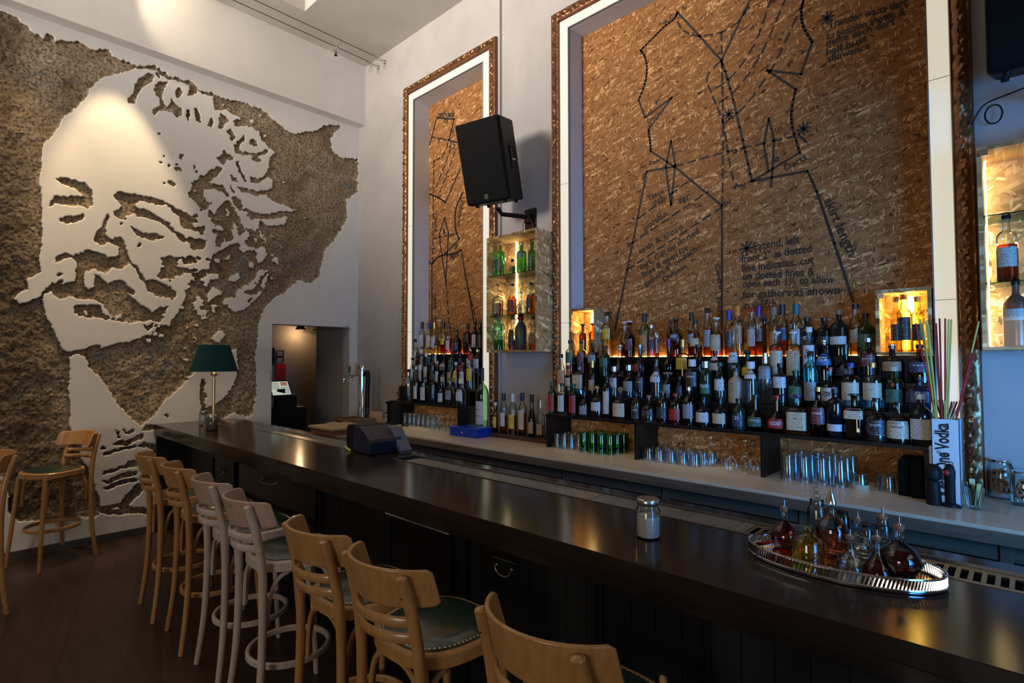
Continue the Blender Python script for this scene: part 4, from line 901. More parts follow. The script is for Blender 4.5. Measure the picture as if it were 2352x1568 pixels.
row('''1268 877 20 sho g - G r .08 .62
1291 880 22 sho c c k w .10 .62
1317 881 22 sho g - G r .08 .62
1342 898 25 squ k - k g .08 .42
1372 885 31 squ c a gO w .22 .48
1394 861 20 tal k - k w .10 .62
1425 888 40 squ c a nO c .10 .50
1461 902 24 sho c a k k .08 .55 WILSON
1490 907 35 squ c c n k .22 .45
1522 898 30 sho c a nM k .15 .5
1552 903 32 sho c a r r .15 .5
1582 888 30 std b d s g .18 .55
1616 911 36 squ k - k w .15 .48
1654 912 36 squ k - k c .15 .48
1696 915 30 std G - k n .10 .48 21
1734.5 905.6 38 rnd b d G G .12 .38 APPLETON
1783.5 908 42 rnd b a r r .12 .38 APPLETON|ESTATE
1831.6 907 46 sqr c y pM c .12 .58 CENTENARIO
1879 888 34 bar b a g m .25 .58 ONTARIO
1917 892 36 tal k - k w .14 .28
1961 904 43 sqr b d kM c .45 .68
2012 913.6 43 squ c c k k .15 .50 XV LUST
2062 923 50 squ c y k c .12 .55 DON JUAN
2114 905.5 46 std k - w w .12 .52'''.replace('|ESTATE', '|ESTATE'), -.275, ZR[0], 'front step of long stand')
row('''1288.5 813 19 std c c k o .25 .60
1306 841 18 sho c c k c .30 .60
1331 832 30 sqr c c k c .20 .62
1361 828 20 std k - gL p .15 .45
1411 841 22 sho c c sB w .30 .62 G
1445 837.5 29 squ u c sB g .20 .5
1470.5 836.5 23 std k - k k .25 .6 PRINCESS
1507.7 824 30 squ c c k w .42 .68
1533 859 21 std k - k g .25 .6
1561 864.5 17 std k - k n .2 .6
1590 825 32 tal k - wB k .35 .7 WOLFS
1620.7 829 28 tal G - sB G .20 .45 No3
1653.6 832 27 sho a c G w .30 .58
1690 845 35 std w - k t .30 .60
1724.5 830 31 sho c c wB w .60 .78
1757.4 810.7 32 tal c c sL g .50 .75
1792 833.7 33 sho k - k w .42 .68
1827 850 35 squ G - G G .22 .55
1861 806 31 tal a c k g .12 .45
1906 843 41 squ a c r w .18 .5 PLYMOUTH|GIN
1954 833 42 sho c c b c .20 .58
2004 833 44 sho c c g c .22 .58
2053 842 39 sho g c w G .2 .5 #seal
2110 865 52 sqr n - k n .3 .6 XV''', -.150, ZR[1], 'second step of long stand')
row('''1309.5 781 22 sho c a k G .35 .66
1335.7 782 22 sho c a k m .35 .66
1362 788 26 sho b d k g .4 .7
1389 794 26 std G - k G .3 .6
1424 792 42 cne c a yM - 0 0
1470 792 40 rnd b d s r .15 .38
1508.5 764 25 lng c d s - 0 0
1536 779.5 31 rnd b d pL p .06 .14
1568 779.5 33 squ c a gL y .22 .52
1604 791 24 std b d kM - 0 0
1642.5 806 24 sqr k - k c .3 .8
1684.5 754 29 pea c c n w .32 .52 CRYSTAL
1716.6 802.5 29 rnd G - kO y .12 .40
1755 727 19 lng b d kO - 0 0
1784 761.6 34 sho c a wM c .10 .60
1822.5 761.6 34 sho c a wM c .10 .60
1858 751 29 sho c c w w .28 .66 S/|EQ
1892.6 781 37 squ b d s b .38 .66 HAVANA|CLUB
1942 790 44 rnd b d k k .15 .35
1993.5 776 35 sho b d s m .35 .62 Flor de Cana
2048.6 791 44 squ k - s t .30 .55
2112 791 52 squ b d k n .28 .55 Flor de Cana'''.replace('yM', 'gM'), -.020, ZR[2], 'third step of long stand')
row('''1395 716 26 sho c y k y .40 .62
1434.5 739 18 squ c d wM - 0 0
1446 737 25 squ b d wM m .20 .5
1480 720 25 std l c kL o .15 .5
1496 746 21 sho c a s k .25 .5
1538.5 736 15 std b d m m .3 .5
1552 731 29 squ b a k n .42 .62 HIGHLAND|PARK
1588 717 18 std c a kL g .3 .5
1597 735.5 30 pea c d k c .28 .50
1625 708 21 std c a k g .2 .55
1645 729 29 squ c a wM c .15 .55
1674 714 20 std c a nL k .2 .55
1694 703 27 sho c y oL o .25 .60
1727 705.5 22 std c a r w .2 .55
1742 704 22 sho c a pL m .3 .55
1777 705 22 std c a pB o .2 .5
1796 699 25 std c a kL n .3 .55
1828 698 26 std c c tL w .2 .5
1853 729 38 sho k - k k .3 .5 C
1892.6 729 34 sho k - k k .3 .5
1925.8 712 40 std k - n w .24 .42
1964 698 26 std c y k t .25 .5
1988 719.5 38 std g - k G .2 .5'''.replace('pB', 'nB').replace('nL k', 'bL k'), .105, ZR[3], 'top step of long stand')
row('''939 847.6 18 sho c c k g .55 .8
957 849 15 std b d k w .10 .5
975 865 17 sqr a c k w .1 .75
995 859 20 sho u t t - 0 0
1014.4 875.5 18 squ k - k w .1 .6
1034 868 20 sqr c c G g .2 .55
1059 869.6 25 squ c c wB w .2 .6''', -.27, ZL[0], 'front step of short stand')
row('''948 821 13 std c c k w .2 .6
958.7 809 13 std b d k w .2 .6
967.5 803 13 std c c w w .15 .6
979.5 811 14 std c c w c .15 .6
994 812 14 sho b d k k .2 .6
1005 828.5 12 std c c s w .2 .6
1019 842 16 squ b d k c .2 .6
1034 830 14 sho c c k t .2 .6
1047.4 831.5 17 squ c a w y .25 .7
1063 831.5 17 sho c a r w .25 .65 BACARDI
1081 814 20 sho c c rB y .25 .6''', -.145, ZL[1], 'second step of short stand')
row('''953.5 778.7 16 sho c c k w .2 .5
970.4 795.5 13 std c c k w .2 .6
986.5 797 14 sho c c k b .3 .6
1001 787 14 std c r k w .2 .6
1020 806 22 rnd b d k c .1 .4
1038.6 802 19 squ G - k G .2 .6
1059 809.5 16 std n - b r .1 .4
1079 790 16 std c c k w .2 .5
1097 802 20 sho c a s w .2 .6''', -.02, ZL[2], 'third step of short stand')
row('''969.7 739 17 std c c kL w .12 .6
986 740 14 std c c bL w .2 .6
998 740.5 15 std c c gL w .2 .55
1010 734 12 std y c wM - 0 0
1019 740.5 15 std c r kL y .3 .5
1031 749 15 sho c o k w .15 .5
1050 756 22 squ b d t n .15 .45
1074.6 743 20 sqr b a kL k .4 .65
1091 739 16 std k - k w .2 .6
1103 741 15 std k - k k .2 .6''', .105, ZL[3], 'top step of short stand')
for x_ in (2.80, 2.95):
    for z_ in (2.0, 2.33, 2.70): pt((x_, -.05, z_), .35, (1, .82, .50))
pt((6.36, -.08, 2.0), .5, (1, .82, .48)); pt((6.36, -.08, 2.3), .5, (1, .82, .48)); pt((6.36, -.08, 2.66), .5, (1, .82, .48))
pt((3.665, .10, 2.10), .7, (1, .66, .25)); pt((5.93, .10, 2.06), 1.1, (1, .60, .16)); pt((5.93, .13, 1.90), .6, (1, .60, .16))
for x_, w_, p_ in ((3.94, .7, .35), (4.80, .8, .4), (5.60, .6, .15), (1.8, .9, .5)): area('shelf_light', (x_, -.24, 1.247), (0, 0, 0), w_, .03, p_, (1, .90, .72))
# six whiskies on their plinth between the stands
tz = 1.045
r = thing('bottle_plinth', 'dark wooden bottle plinth on the counter between the two stands', 'plinth', (2.95, -.12, CZ)); w_ = r.location
B().box(2.60, 3.40, -.215, -.025, CZ, CZ+.040).obj('base', wood('plinth_wood', (.05, .018, .012), (.10, .04, .028), .4), r, .004, world=w_)
B().box(2.60, 3.40, -.215, -.025, CZ+.040, tz).obj('glass_top', GM['a'], r, world=w_)
row('''1138 924 13 std c a w y .12 .5
1157 902.6 17 std c a kL w .15 .5
1178 904 20 std c a wL y .12 .48 TALISKER
1200 902 20 std c a kL c .12 .58
1221.7 905.5 20 pea b d kL t .05 .33
1241.8 918.7 20 squ c a sL t .05 .35''', -.125, tz, 'plinth between stands', .002)
# ------------------------------------------------------------------ bottle cabinets
def cabinet(x0, x1, y0, y1, z0, z1, shelves, label, name='display_cabinet', led=None, inner=None, depth_side=True):
    r = thing(name, label, 'cabinet', ((x0+x1)/2, y1, z0)); w = r.location; t = .018
    for xs in (x0, x1-t): B().box(xs, xs+t, y0, y1, z0, z1).obj('side_board', M['osbside'], r, .001, world=w)
    b = B(); b.box(x0+t, x1-t, y0, y1, z0, z0+t); b.box(x0+t, x1-t, y0, y1, z1-t, z1); b.box(x0+t, x1-t, y1-.012, y1-.002, z0+t, z1-t); b.obj('case_board', M['osbbox'], r, world=w)
    for z in shelves: B().box(x0+t, x1-t, y0+.02, y1-.014, z-.006, z).obj('glass_shelf', GM['a'], r, world=w)
    B().box(x0+.004, x1-.004, y0-.008, y0-.003, z0+.004, z1-.004).obj('glass_door', M['pane'], r, world=w)
    d = r.children[-1]
    B().box(x0+.012, x0+.045, y0-.013, y0-.0085, z1-.05, z1-.02).obj('hinge', M['steel'], d, world=(0, 0, 0)).location = (0, 0, 0)
    h = d.children[0]; h.data.transform(Matrix.Translation(-w))
    if led: B().box(*led).obj('light_strip', M['ledg'] if name == 'display_box' else M['ledw'], r, world=w)
    return r
cabinet(2.705, 3.335, -.235, .028, 1.795, 2.885, (2.135, 2.52), 'chipboard wall cabinet with glass shelves hanging under the loudspeaker', led=(2.862, 2.876, .004, .012, 1.82, 2.86))
cabinet(6.275, 7.25, -.235, .028, 1.765, 2.79, (2.105, 2.445), 'chipboard wall cabinet with glass shelves at the right edge of the view', led=(6.296, 6.302, -.02, -.008, 1.79, 2.77))
cabinet(3.53, 3.80, -.02, .185, ZR[3]+.001, 2.165, (), 'small lit chipboard box at the left end of the long stand', 'display_box', led=(3.63, 3.70, .160, .168, 1.78, 2.14))
cabinet(5.79, 6.055, -.01, .185, ZR[3]+.001, 2.13, (), 'small brightly lit golden chipboard box at the right end of the long stand', 'display_box', led=(5.90, 5.96, .160, .168, 1.78, 2.10))
row('1150 556 24 sho g - s G .2 .5\n1198 557 24 sho g - s g .5 .7\n1222 556 20 sho g - G G .2 .5', -.10, 2.52, 'top shelf of left cabinet', 0)
row('1177 594 13 squ c g kO G .2 .5', -.12, 2.52, 'top shelf of left cabinet', 0)
row('1142 653 28 squ c r kM t .12 .42\n1176 652 22 squ c a kM m .12 .5\n1195 670 22 rnd c c s - 0 0\n1219 648 22 squ c a k k .2 .5', -.10, 2.135, 'middle shelf of left cabinet', 0)
row('1147 720 26 sho a g s - 0 0\n1177 726 20 squ c d n k .1 .6\n1224 726 20 pea c a k g .2 .5', -.10, 1.813, 'bottom shelf of left cabinet', 0)
x_ = at(1196, 700, 1, -.10).x
b = B(); b.lathe([(.050, 0), (.055, .01), (.055, .19), (.050, .22), (.035, .25), (.022, .262), (.022, .28)], n=20)
r = thing('soda_siphon', 'grey soda siphon with red head in the left cabinet', 'siphon', (x_, -.10, 1.813)); b.obj('body', GO['s'][1], r)
b = B(); b.lathe([(.024, .28), (.028, .29), (.026, .315), (.014, .33), (.014, .35)], n=16); b.obj('head', CM['r'], r)
b = B(); b.tube(curve([(0, 0, .335), (.03, -.01, .33), (.05, -.015, .34)]), .006, 8); b.tube(curve([(0, 0, .30), (-.03, -.01, .30), (-.05, -.02, .28)]), .005, 8); b.obj('spout', M['grille'], r)
row('1339 744 19 sho b o kM t .1 .48\n1362 742 19 sho b o kM t .1 .48', .06, ZR[3]+.02, 'left lit box', 0)
row('2057 682 24 sho y y g k .2 .5\n2075 676 30 sho y y g k .2 .6\n2107 681 26 sho y y g k .2 .5', .05, ZR[3]+.02, 'right lit box', 0)
row('2310 489 40 sho c d k w .22 .5', -.12, 2.105, 'middle shelf of right cabinet', 0)
row('2331 640 48 std p - k w .38 .55', -.12, 1.784, 'bottom shelf of right cabinet', 0)
# the tall vodka bottle on the counter in front of the narrow frame
q = at(1107, 844.7, 1, -.13)
kb = bottle(q.x+.004, -.13, CZ, q.z-CZ, .066, 'std', 'l', 'c', 'kL', 'w', .15, .50, 'Ketel One|VODKA', 'counter', fill=.2)
# ------------------------------------------------------------------ unique wording for every bottle
SH = {'std': '', 'sho': 'broad-shouldered ', 'squ': 'squat ', 'sqr': 'square ', 'rnd': 'round ', 'cne': 'conical ', 'pea': 'pear-shaped ', 'tal': 'tall straight ', 'bar': 'barrel-shaped ', 'lng': 'long-necked '}
LQW = {'a': 'amber', 'd': 'dark', 'r': 'red', 'y': 'pale yellow', 'o': 'orange', 't': 'blue', 'g': 'green'}
def short(d, lev=1):
    g = (GL[d['g']][0] if d['g'] in GL else GO[d['g']][0])
    c = d['cap']; cw = CP[c[0]][0]+(' stopper' if len(c) > 1 and c[1] in 'OM' else ' cap')
    l = '' if d['lab'] == '-' else ' and '+LB[d['lab']][0]+' label'
    return SH[d['shape']]+g+' bottle', cw, l
rows = {}
for d in ALLB: rows.setdefault(d['row'], []).append(d)
seen = {}
for rn, ds in rows.items():
    ds.sort(key=lambda d: d['x'])
    names = []
    for d in ds:
        s_, cw, l = short(d); names.append(f"{s_} with {cw}{l}")
    for i, d in enumerate(ds):
        s_, cw, l = short(d); nm = names[i]
        if rn == 'counter': d['o']['label'] = 'very large clear vodka bottle on the counter, in front of the narrow frame'; continue
        place = rn
        lab = f"{nm}, {place}"
        if names.count(nm) > 1 or len(lab.split()) > 16:
            same = [j for j in range(len(ds)) if names[j] == nm]; k = same.index(i)
            if names.count(nm) == 1: lab = f"{s_}, {cw}{l.replace(' and', ',')}, {place}"
            else:
                nb = i-1 if i > 0 else i+1; side = 'right' if i > 0 else 'left'; ns, nc, nl = short(ds[nb])
                lab = f"{s_}, {cw}, {side} of {CP[ds[nb]['cap'][0]][0]}-topped {ns}, {place}"
                lab = lab.replace(' step of', ' step,').replace('bottle, '+CP[d['cap'][0]][0], 'bottle, '+CP[d['cap'][0]][0])
        while lab in seen: lab = lab.replace('bottle', 'spirit bottle', 1)
        seen[lab] = 1
        if len(lab.split()) > 16: lab = lab.replace('broad-shouldered ', '').replace(' spirit', '')
        if len(lab.split()) > 16: lab = lab.replace(' of ', ' ').replace('long stand', 'stand')
        d['o']['label'] = lab[0].upper().lower()+lab[1:]; d['o']['group'] = 'bottles, '+rn
# ------------------------------------------------------------------ left end of the back counter
r = thing('side_counter', 'short wooden counter wing of stacked boards at the left end of the back counter', 'counter', (1.2, -.92, 0)); w_ = r.location
B().box(.95, 1.45, -1.14, -.695, 1.022, 1.045).obj('worktop', M['oak'], r, .003, world=w_)
B().box(.97, 1.44, -1.125, -.70, .975, 1.021).obj('drawer_box', wood('crate_wood', (.16, .07, .03), (.30, .15, .07), .5), r, .003, world=w_)
B().box(.93, 1.45, -1.15, -.695, .945, .974).obj('lower_board', M['oak'], r, .003, world=w_)
B().box(.96, 1.44, -1.12, -.70, 0, .944).obj('carcass', M['blackw'], r, world=w_)
r = thing('glass_rack', 'low steel rack behind the bar, beside the wing counter', 'rack', (1.85, -1.0, 0)); w_ = r.location
B().box(1.46, 2.3, -1.30, -.70, .86, .88).obj('shelf', M['steel'], r, .002, world=w_)
for x in (1.49, 2.27):
    for y in (-1.27, -.73): B().box(x-.015, x+.015, y-.015, y+.015, 0, .86).obj('leg', M['steel'], r, world=w_)
def tumbler(x, y, z, h, r0, r1, label, m='w', group=None, name='tumbler', flip=True, liq=None, cat='glass'):
    """upside-down glass: wide rim down"""
    t = thing(name, label, cat, (x, y, z), group=group); e = .0025
    pr = [(r1, 0), (r0, h-.012), (r0-.003, h), (.002, h), (.002, h-.004), (r0-.006, h-.012), (r0-e, h-.02), (r1-e, 0), (r1, 0)] if flip else [(.002, 0), (r0-.002, 0), (r0, .006), (r1, h), (r1-e, h), (r0-e, .016), (.002, .014)]
    B().lathe(pr, n=18, caps=False).obj('glass_wall', GM[m], t)
    return t
ORD = ['leftmost', 'second', 'third', 'fourth', 'fifth', 'sixth', 'rightmost']
def ordinal(i, n): return 'leftmost' if i == 0 else 'rightmost' if i == n-1 else ORD[i]
def glassrow(pts, src, gname, labf, nx):
    ny = max(1, len(pts)//nx)
    for k, (x, y) in enumerate(pts):
        o = src if k == 0 else dup(src); o.location = (x, y, o.location.z); o['group'] = gname
        rw = '' if ny == 1 else (('front', 'back') if ny == 2 else ('front', 'middle', 'back'))[k//nx]+' row'
        o['label'] = labf % (ordinal(k % nx, nx)+(' in ' if rw else '')+rw)
# bays of the long stand
g0 = tumbler(0, 0, CZ, .115, .026, .034, 'clear ribbed tumbler')
glassrow([(3.59+i*.075+(j % 2)*.02, -.28+j*.075) for j in range(3) for i in range(3)], g0, 'clear tumblers left of the green glasses', 'clear ribbed tumbler, %s, beside the green glasses in the left bay', 3)
g0 = tumbler(0, 0, CZ, .150, .033, .035, 'green', 'e')
glassrow([(3.86+i*.082+j*.012, -.275+j*.082) for j in range(3) for i in range(4)], g0, 'green tumblers', 'green glass tumbler upside down, %s, left bay of long stand', 4)
g0 = tumbler(0, 0, CZ, .088, .034, .040, 'clear short')
glassrow([(4.43+i*.088+j*.02, -.275+j*.085) for j in range(3) for i in range(5)], g0, 'short tumblers, middle bay', 'short clear upside-down tumbler, %s, middle bay of long stand', 5)
g0 = tumbler(0, 0, CZ, .155, .032, .042, 'tall clear')
glassrow([(5.37+i*.092+j*.01, -.285+j*.09) for j in range(3) for i in range(4)], g0, 'tall tumblers, right bay', 'tall clear upside-down tumbler, %s, right bay of long stand', 4)
g0 = tumbler(0, 0, CZ, .085, .036, .042, 'x')
glassrow([(5.865, -.235), (5.83, -.15)], g0, 'short tumblers, right bay', 'short clear tumbler, %s of two beside the tall ones, right bay', 2)
t = tumbler(5.742, -.272, CZ, .085, .036, .042, 'short tumbler with pale band round its rim, at the end of the tall tumblers')
B().lathe([(.0430, .0), (.0428, .028), (.0432, .028), (.0436, .0)], n=18, caps=False).obj('band', mat('rim_band', (.50, .40, .26), .6), t)
r = thing('coffee_box', 'row of matt black containers at the right end of the right bay', 'box', (5.975, -.20, CZ))
B().box(-.055, -.002, -.10, .10, 0, .19).obj('container', M['grille'], r, .006); B().box(.002, .055, -.12, .10, 0, .19).obj('container', M['grille'], r, .006)
def wineglass(x, y, z, h, rb, label, group):
    t = thing('wine_glass', label, 'glass', (x, y, z), group=group)
    B().lathe([(rb*.78, 0), (rb, .035), (rb*.95, .06), (rb*.5, .088), (.005, .10), (.0035, .12), (.0035, h-.02), (.010, h-.006), (.034, h-.001), (.034, h), (.003, h), (.002, .12)], n=20, caps=False).obj('glass_wall', GM['w'], t); return t
for k, (x, y) in enumerate([(4.86, -.20), (4.93, -.12), (5.03, -.28), (5.09, -.20), (5.16, -.27), (5.17, -.13), (5.05, -.10)]):
    wineglass(x, y, CZ, .205, .036, ('leftmost tall', 'second tall', 'large front left', 'large centre', 'large front right', 'rearmost right', 'rearmost left')[k]+' stemmed glass upside down at the right end of the middle bay', 'stemmed glasses, middle bay')
# bay of the short stand
g0 = tumbler(0, 0, CZ, .135, .030, .035, 'x')
glassrow([(1.34+i*.082, -.19+j*.085) for j in range(2) for i in range(7)], g0, 'tall tumblers under the short stand', 'tall clear upside-down tumbler, %s, under the short stand', 7)
for k, (x, y) in enumerate([(1.93, -.28), (2.02, -.29), (2.11, -.29), (2.20, -.28), (2.28, -.29), (1.98, -.20), (2.08, -.19), (2.17, -.20), (2.26, -.19)]):
    wineglass(x, y, CZ, .155, .033, 'short-stemmed upside-down glass, '+(ordinal(k, 5)+' in front row' if k < 5 else ordinal(k-5, 4)+' in second row')+', under the short stand', 'stemmed glasses under the short stand')
g0 = tumbler(0, 0, .88, .10, .030, .036, 'x')
glassrow([(1.60+i*.085, -1.22+j*.09) for j in range(2) for i in range(7)], g0, 'glasses in the rack', 'small clear glass, %s, in the rack left of the printer', 7)
for k, (px, lab) in enumerate(((826, 'tall empty beer glass on the counter below the tap, the left one'), (843, 'tall empty beer glass on the counter below the tap, the right one'))):
    q = at(px, 967, 2, CZ); tumbler(q.x, q.y, CZ, .165, .026, .033, lab, flip=False, name='beer_glass')
q = at(860, 969, 2, CZ); r = thing('chopping_board', 'light wooden board leaning upright beside the beer glasses', 'board', (q.x, q.y, CZ))
B().box(-.13, .13, 0, .02, 0, .125, rot=Matrix.Rotation(R(-8), 3, 'X'), piv=(0, 0, 0)).obj('board', M['oak'], r, .004)
q = at(800, 967, 2, CZ); r = thing('wooden_tray', 'shallow dark wooden tray on the far end of the counter', 'tray', (.68, -.46, CZ))
b = B(); b.box(-.16, .14, -.12, .12, 0, .012); b.box(-.16, .14, -.12, -.108, .0, .05); b.box(-.16, .14, .108, .12, .0, .05); b.box(-.16, -.148, -.12, .12, 0, .05); b.box(.128, .14, -.12, .12, 0, .05)
b.obj('tray_body', wood('tray_wood', (.14, .06, .025), (.26, .12, .05), .5), r)
B().box(.16-.02, .34-.02, -.13, .11, 0, .055).obj('side_box', M['counterf'], r)
# beer tap
y_ = -.28; q = at(832, 900, 1, y_); X0 = q.x; zt = at(832, 839, 1, y_).z; zm = at(832, 861, 1, y_).z
r = thing('beer_tap', 'chrome column beer tap with green and wooden handles and a black side arm', 'beer tap', (X0, y_, CZ)); h = zt-CZ
B().lathe([(.060, 0), (.060, .012), (.040, .02), (.036, .03), (.036, h-.06), (.045, h-.055), (.047, h-.01), (.044, h)], n=24).obj('column', M['chrome'], r)
dx = Vector((-.72, -.30, 0)).normalized(); zm -= CZ
b = B(); b.tube([(0, 0, zm), tuple(dx*.21+Vector((0, 0, zm)))], .011, 10); b.sphere(tuple(dx*.10+Vector((0, 0, zm))), .019, 12); b.sphere(tuple(dx*.21+Vector((0, 0, zm))), .017, 12); b.obj('cross_pipe', M['brassh'], r)
for d_, nm, mt, hh, rr in ((.19, 'handle', CM['G'], .105, .017), (.085, 'handle', M['oak'], .15, .020)):
    c = dx*d_+Vector((0, 0, zm)); b = B(); b.lathe([(.006, .0), (.006, .03), (rr*.7, .035), (rr, hh*.75), (rr*.8, hh)] if mt is not M['oak'] else [(.006, 0), (rr, .02), (rr, hh)], tuple(c), n=12); b.obj(nm, mt, r)
    b = B(); b.tube([tuple(c), tuple(c+Vector((-.02, -.05, -.02))), tuple(c+Vector((-.035, -.06, -.085)))], [.010, .009, .007], 8); b.obj('spout', M['chrome'], r)
b = B(); b.tube(curve([(.075, .0, h-.13), (.078, 0, h-.10), (.095, .0, h-.08), (.118, 0, h-.10), (.125, .0, h-.18), (.115, 0, h-.30), (.105, 0, .0)]), .028, 12); b.obj('side_arm', M['black'], r)
# menu books and box beside the short stand
q = at(890, 968, 2, CZ); r = thing('menu_box', 'black carton with white lettering standing left of the short stand', 'box', (1.13, -.20, CZ))
B().box(-.045, .055, -.08, .10, 0, .25).obj('carton', M['grille'], r, .003)
b = B(); add_text(b, 'GIN & TONIC', (-.01, -.08, .02), (-.01, -.08, .23), (0, -1, 0), .035, .02, .002); b.obj('lettering', M['paper'], r)
r = thing('dark_flask', 'dark brown flask bottle with cream oval label, left end of the short stand', 'bottle', (1.205, -.10, CZ+.25))
r.location = (1.15, -.13, CZ+.2505)
b = B(); b.lathe([(.03, 0), (.042, .01), (.046, .05), (.036, .10), (.015, .12), (.013, .145)], n=18); b.obj('body', GO['k'][1], r); B().lathe([(.016, .145), (.016, .165)], n=12).obj('cap', CM['r'], r)
b = B(); b.lathe([(.0445, .02), (.0475, .05), (.043, .085)], n=8, a0=R(-120), a1=R(-60), caps=False); b.obj('label', LBM['t'], r)
# keys, opener, cash box
def at2(px, py, z): return at(px, py, 2, z)
q = at2(925, 979, CZ); r = thing('bottle_stopper', 'small black stopper lying on the counter below the short stand', 'stopper', (q.x, q.y, CZ))
B().lathe([(.006, 0), (.016, .006), (.018, .02), (.008, .028), (.006, .03)], n=14).obj('plug', M['rubber'], r); B().tube([(.012, 0, .012), (.075, .02, .008)], .006, 8).obj('stem', M['rubber'], r)
q = at2(1000, 997, CZ)
one('bar_opener', B().box(-.09, .09, -.008, .008, 0, .003, rot=Matrix.Rotation(R(25), 3, 'Z'), piv=(0, 0, 0)), M['steel'], 'thin steel opener lying on the counter left of the blue cash box', 'opener', (q.x, q.y, CZ+.0005))
r = thing('cash_box', 'closed cobalt blue metal cash box on the counter', 'cash box', (2.56, -.33, CZ), R(3))
B().box(-.185, .175, -.075, .13, 0, .062).obj('base', M['blue'], r, .006); B().box(-.188, .178, -.078, .133, .063, .088).obj('lid', M['blue'], r, .006)
B().lathe([(.011, 0), (.009, .004)], n=14).obj('lock', M['chrome'], r); r.children[-1].rotation_euler = (R(90), 0, 0); r.children[-1].location = (-.02, -.0755, .040)
b = B(); b.tube([(-.04, .03, .088), (-.03, .03, .098), (.04, .03, .098), (.05, .03, .088)], .004, 8); b.obj('handle', M['steel'], r)
# ------------------------------------------------------------------ right end of the counter
zt = at(2175, 963, 1, -.40).z-CZ
r = thing('straw_box', 'tall white box with black vodka lettering holding drinking straws', 'box', (6.133, -.345, CZ))
b = B(); e = .055
for qd in ((-e, e, -e, -e+.003), (-e, e, e-.003, e), (-e, -e+.003, -e, e), (e-.003, e, -e, e)): b.box(*qd, 0, zt)
b.box(-e, e, -e, e, 0, .004); b.obj('carton', mat('carton_white', (.62, .66, .66), .5), r)
b = B(); add_text(b, 'Ketel One Vodka', (.012, -e, .05), (.012, -e, zt-.02), (0, -1, 0), .055, .035, .0012); add_text(b, '®', (-.020, -e, zt*.60), (-.020, -e, zt*.635), (0, -1, 0), .016, .0, .0012); b.obj('lettering', M['ink'], r)
STR = {'r': mat('straw_red', (.35, .01, .02), .4), 'y': mat('straw_lime', (.50, .50, .10), .4), 'k': mat('straw_dark', (.03, .03, .05), .4), 'w': mat('straw_cream', (.62, .55, .38), .4)}
tips = [('r', 2103, 742), ('y', 2113, 733), ('y', 2119, 742), ('y', 2127, 735), ('y', 2132, 745), ('r', 2146, 731), ('r', 2150, 742), ('r', 2158, 731), ('r', 2171, 731), ('y', 2179, 733), ('y', 2185, 733), ('y', 2248, 738), ('r', 2245, 750), ('r', 2233, 810), ('r', 2237, 812),
        ('r', 2148, 915), ('r', 2156, 918), ('k', 2164, 918), ('w', 2170, 920), ('r', 2186, 922), ('w', 2192, 922), ('r', 2198, 922), ('y', 2208, 923), ('w', 2205, 928)]
cols_ = {'r': 'red', 'y': 'lime green', 'k': 'black', 'w': 'cream'}
SC = {}
for c, tx, ty in tips: SC.setdefault((c, ty < 900), []).append(tx)
for k, (c, tx, ty) in enumerate(tips):
    long_ = ty < 900; tip = at(tx, ty, 1, -.345+random.uniform(-.03, .03)); tl = Vector(tip)-Vector((6.133, -.345, CZ+zt))
    bx = max(-.045, min(.045, (tx-2175)/60*.05)); foot = Vector((6.133+bx*.9, -.345+random.uniform(-.04, .02), CZ+zt))
    d = (tip-foot).normalized(); base = foot-d*min(.20, .04/max(.05, abs(d.x)+.02)*1.0)
    base.x = max(6.083, min(6.183, base.x)); base.y = max(-.393, min(-.297, base.y))
    o = one('drinking_straw', B().tube([tuple(base-base), tuple(foot-base), tuple(tip-base)], .0040, 7, caps=False), STR[c],
        ('' if len(SC[(c, long_)]) == 1 else ('first', 'second', 'third', 'fourth', 'fifth', 'sixth', 'seventh', 'eighth', 'ninth')[sorted(SC[(c, long_)]).index(tx)]+' from the left of the ')+('long ' if long_ else 'short ')+cols_[c]+' straws in the white box', 'straw', None, group='drinking straws'); o.location = base
r = thing('pepper_mill', 'black round-headed mill in front of the white straw box', 'mill', tuple(at2(2146, 1158, CZ)))
B().lathe([(.032, 0), (.033, .01), (.026, .10), (.024, .115), (.020, .12), (.033, .13), (.036, .155), (.030, .185), (.012, .20)], n=20).obj('body', M['rubber'], r)
r = thing('electric_corkscrew', 'black electric bottle opener with a red button, in front of the straw box', 'bottle opener', tuple(at2(2184, 1162, CZ)))
b = B(); b.lathe([(.042, 0), (.040, .012), (.024, .02), (.024, .12), (.026, .17), (.020, .20), (.010, .21)], n=20); b.obj('body', M['rubber'], r)
b = B(); b.sphere((0, 0, 0), .012, 12, rz=1.3); b.v = [(v[0]-.010, v[1]-.022, v[2]+.165) for v in b.v]; b.obj('button', CM['r'], r)
b = B(); b.tube([(.0+.016*math.cos(t), -.01, .205+.014*math.sin(t)) for t in np.linspace(0, 6.0, 10)], .003, 6); b.obj('ring', M['steel'], r)
q = at2(2240, 1168, CZ); t = tumbler(q.x, q.y, CZ, .10, .028, .040, 'clear cup of dark and yellow sachets at the right end of the counter', flip=False, name='sachet_cup', cat='cup')
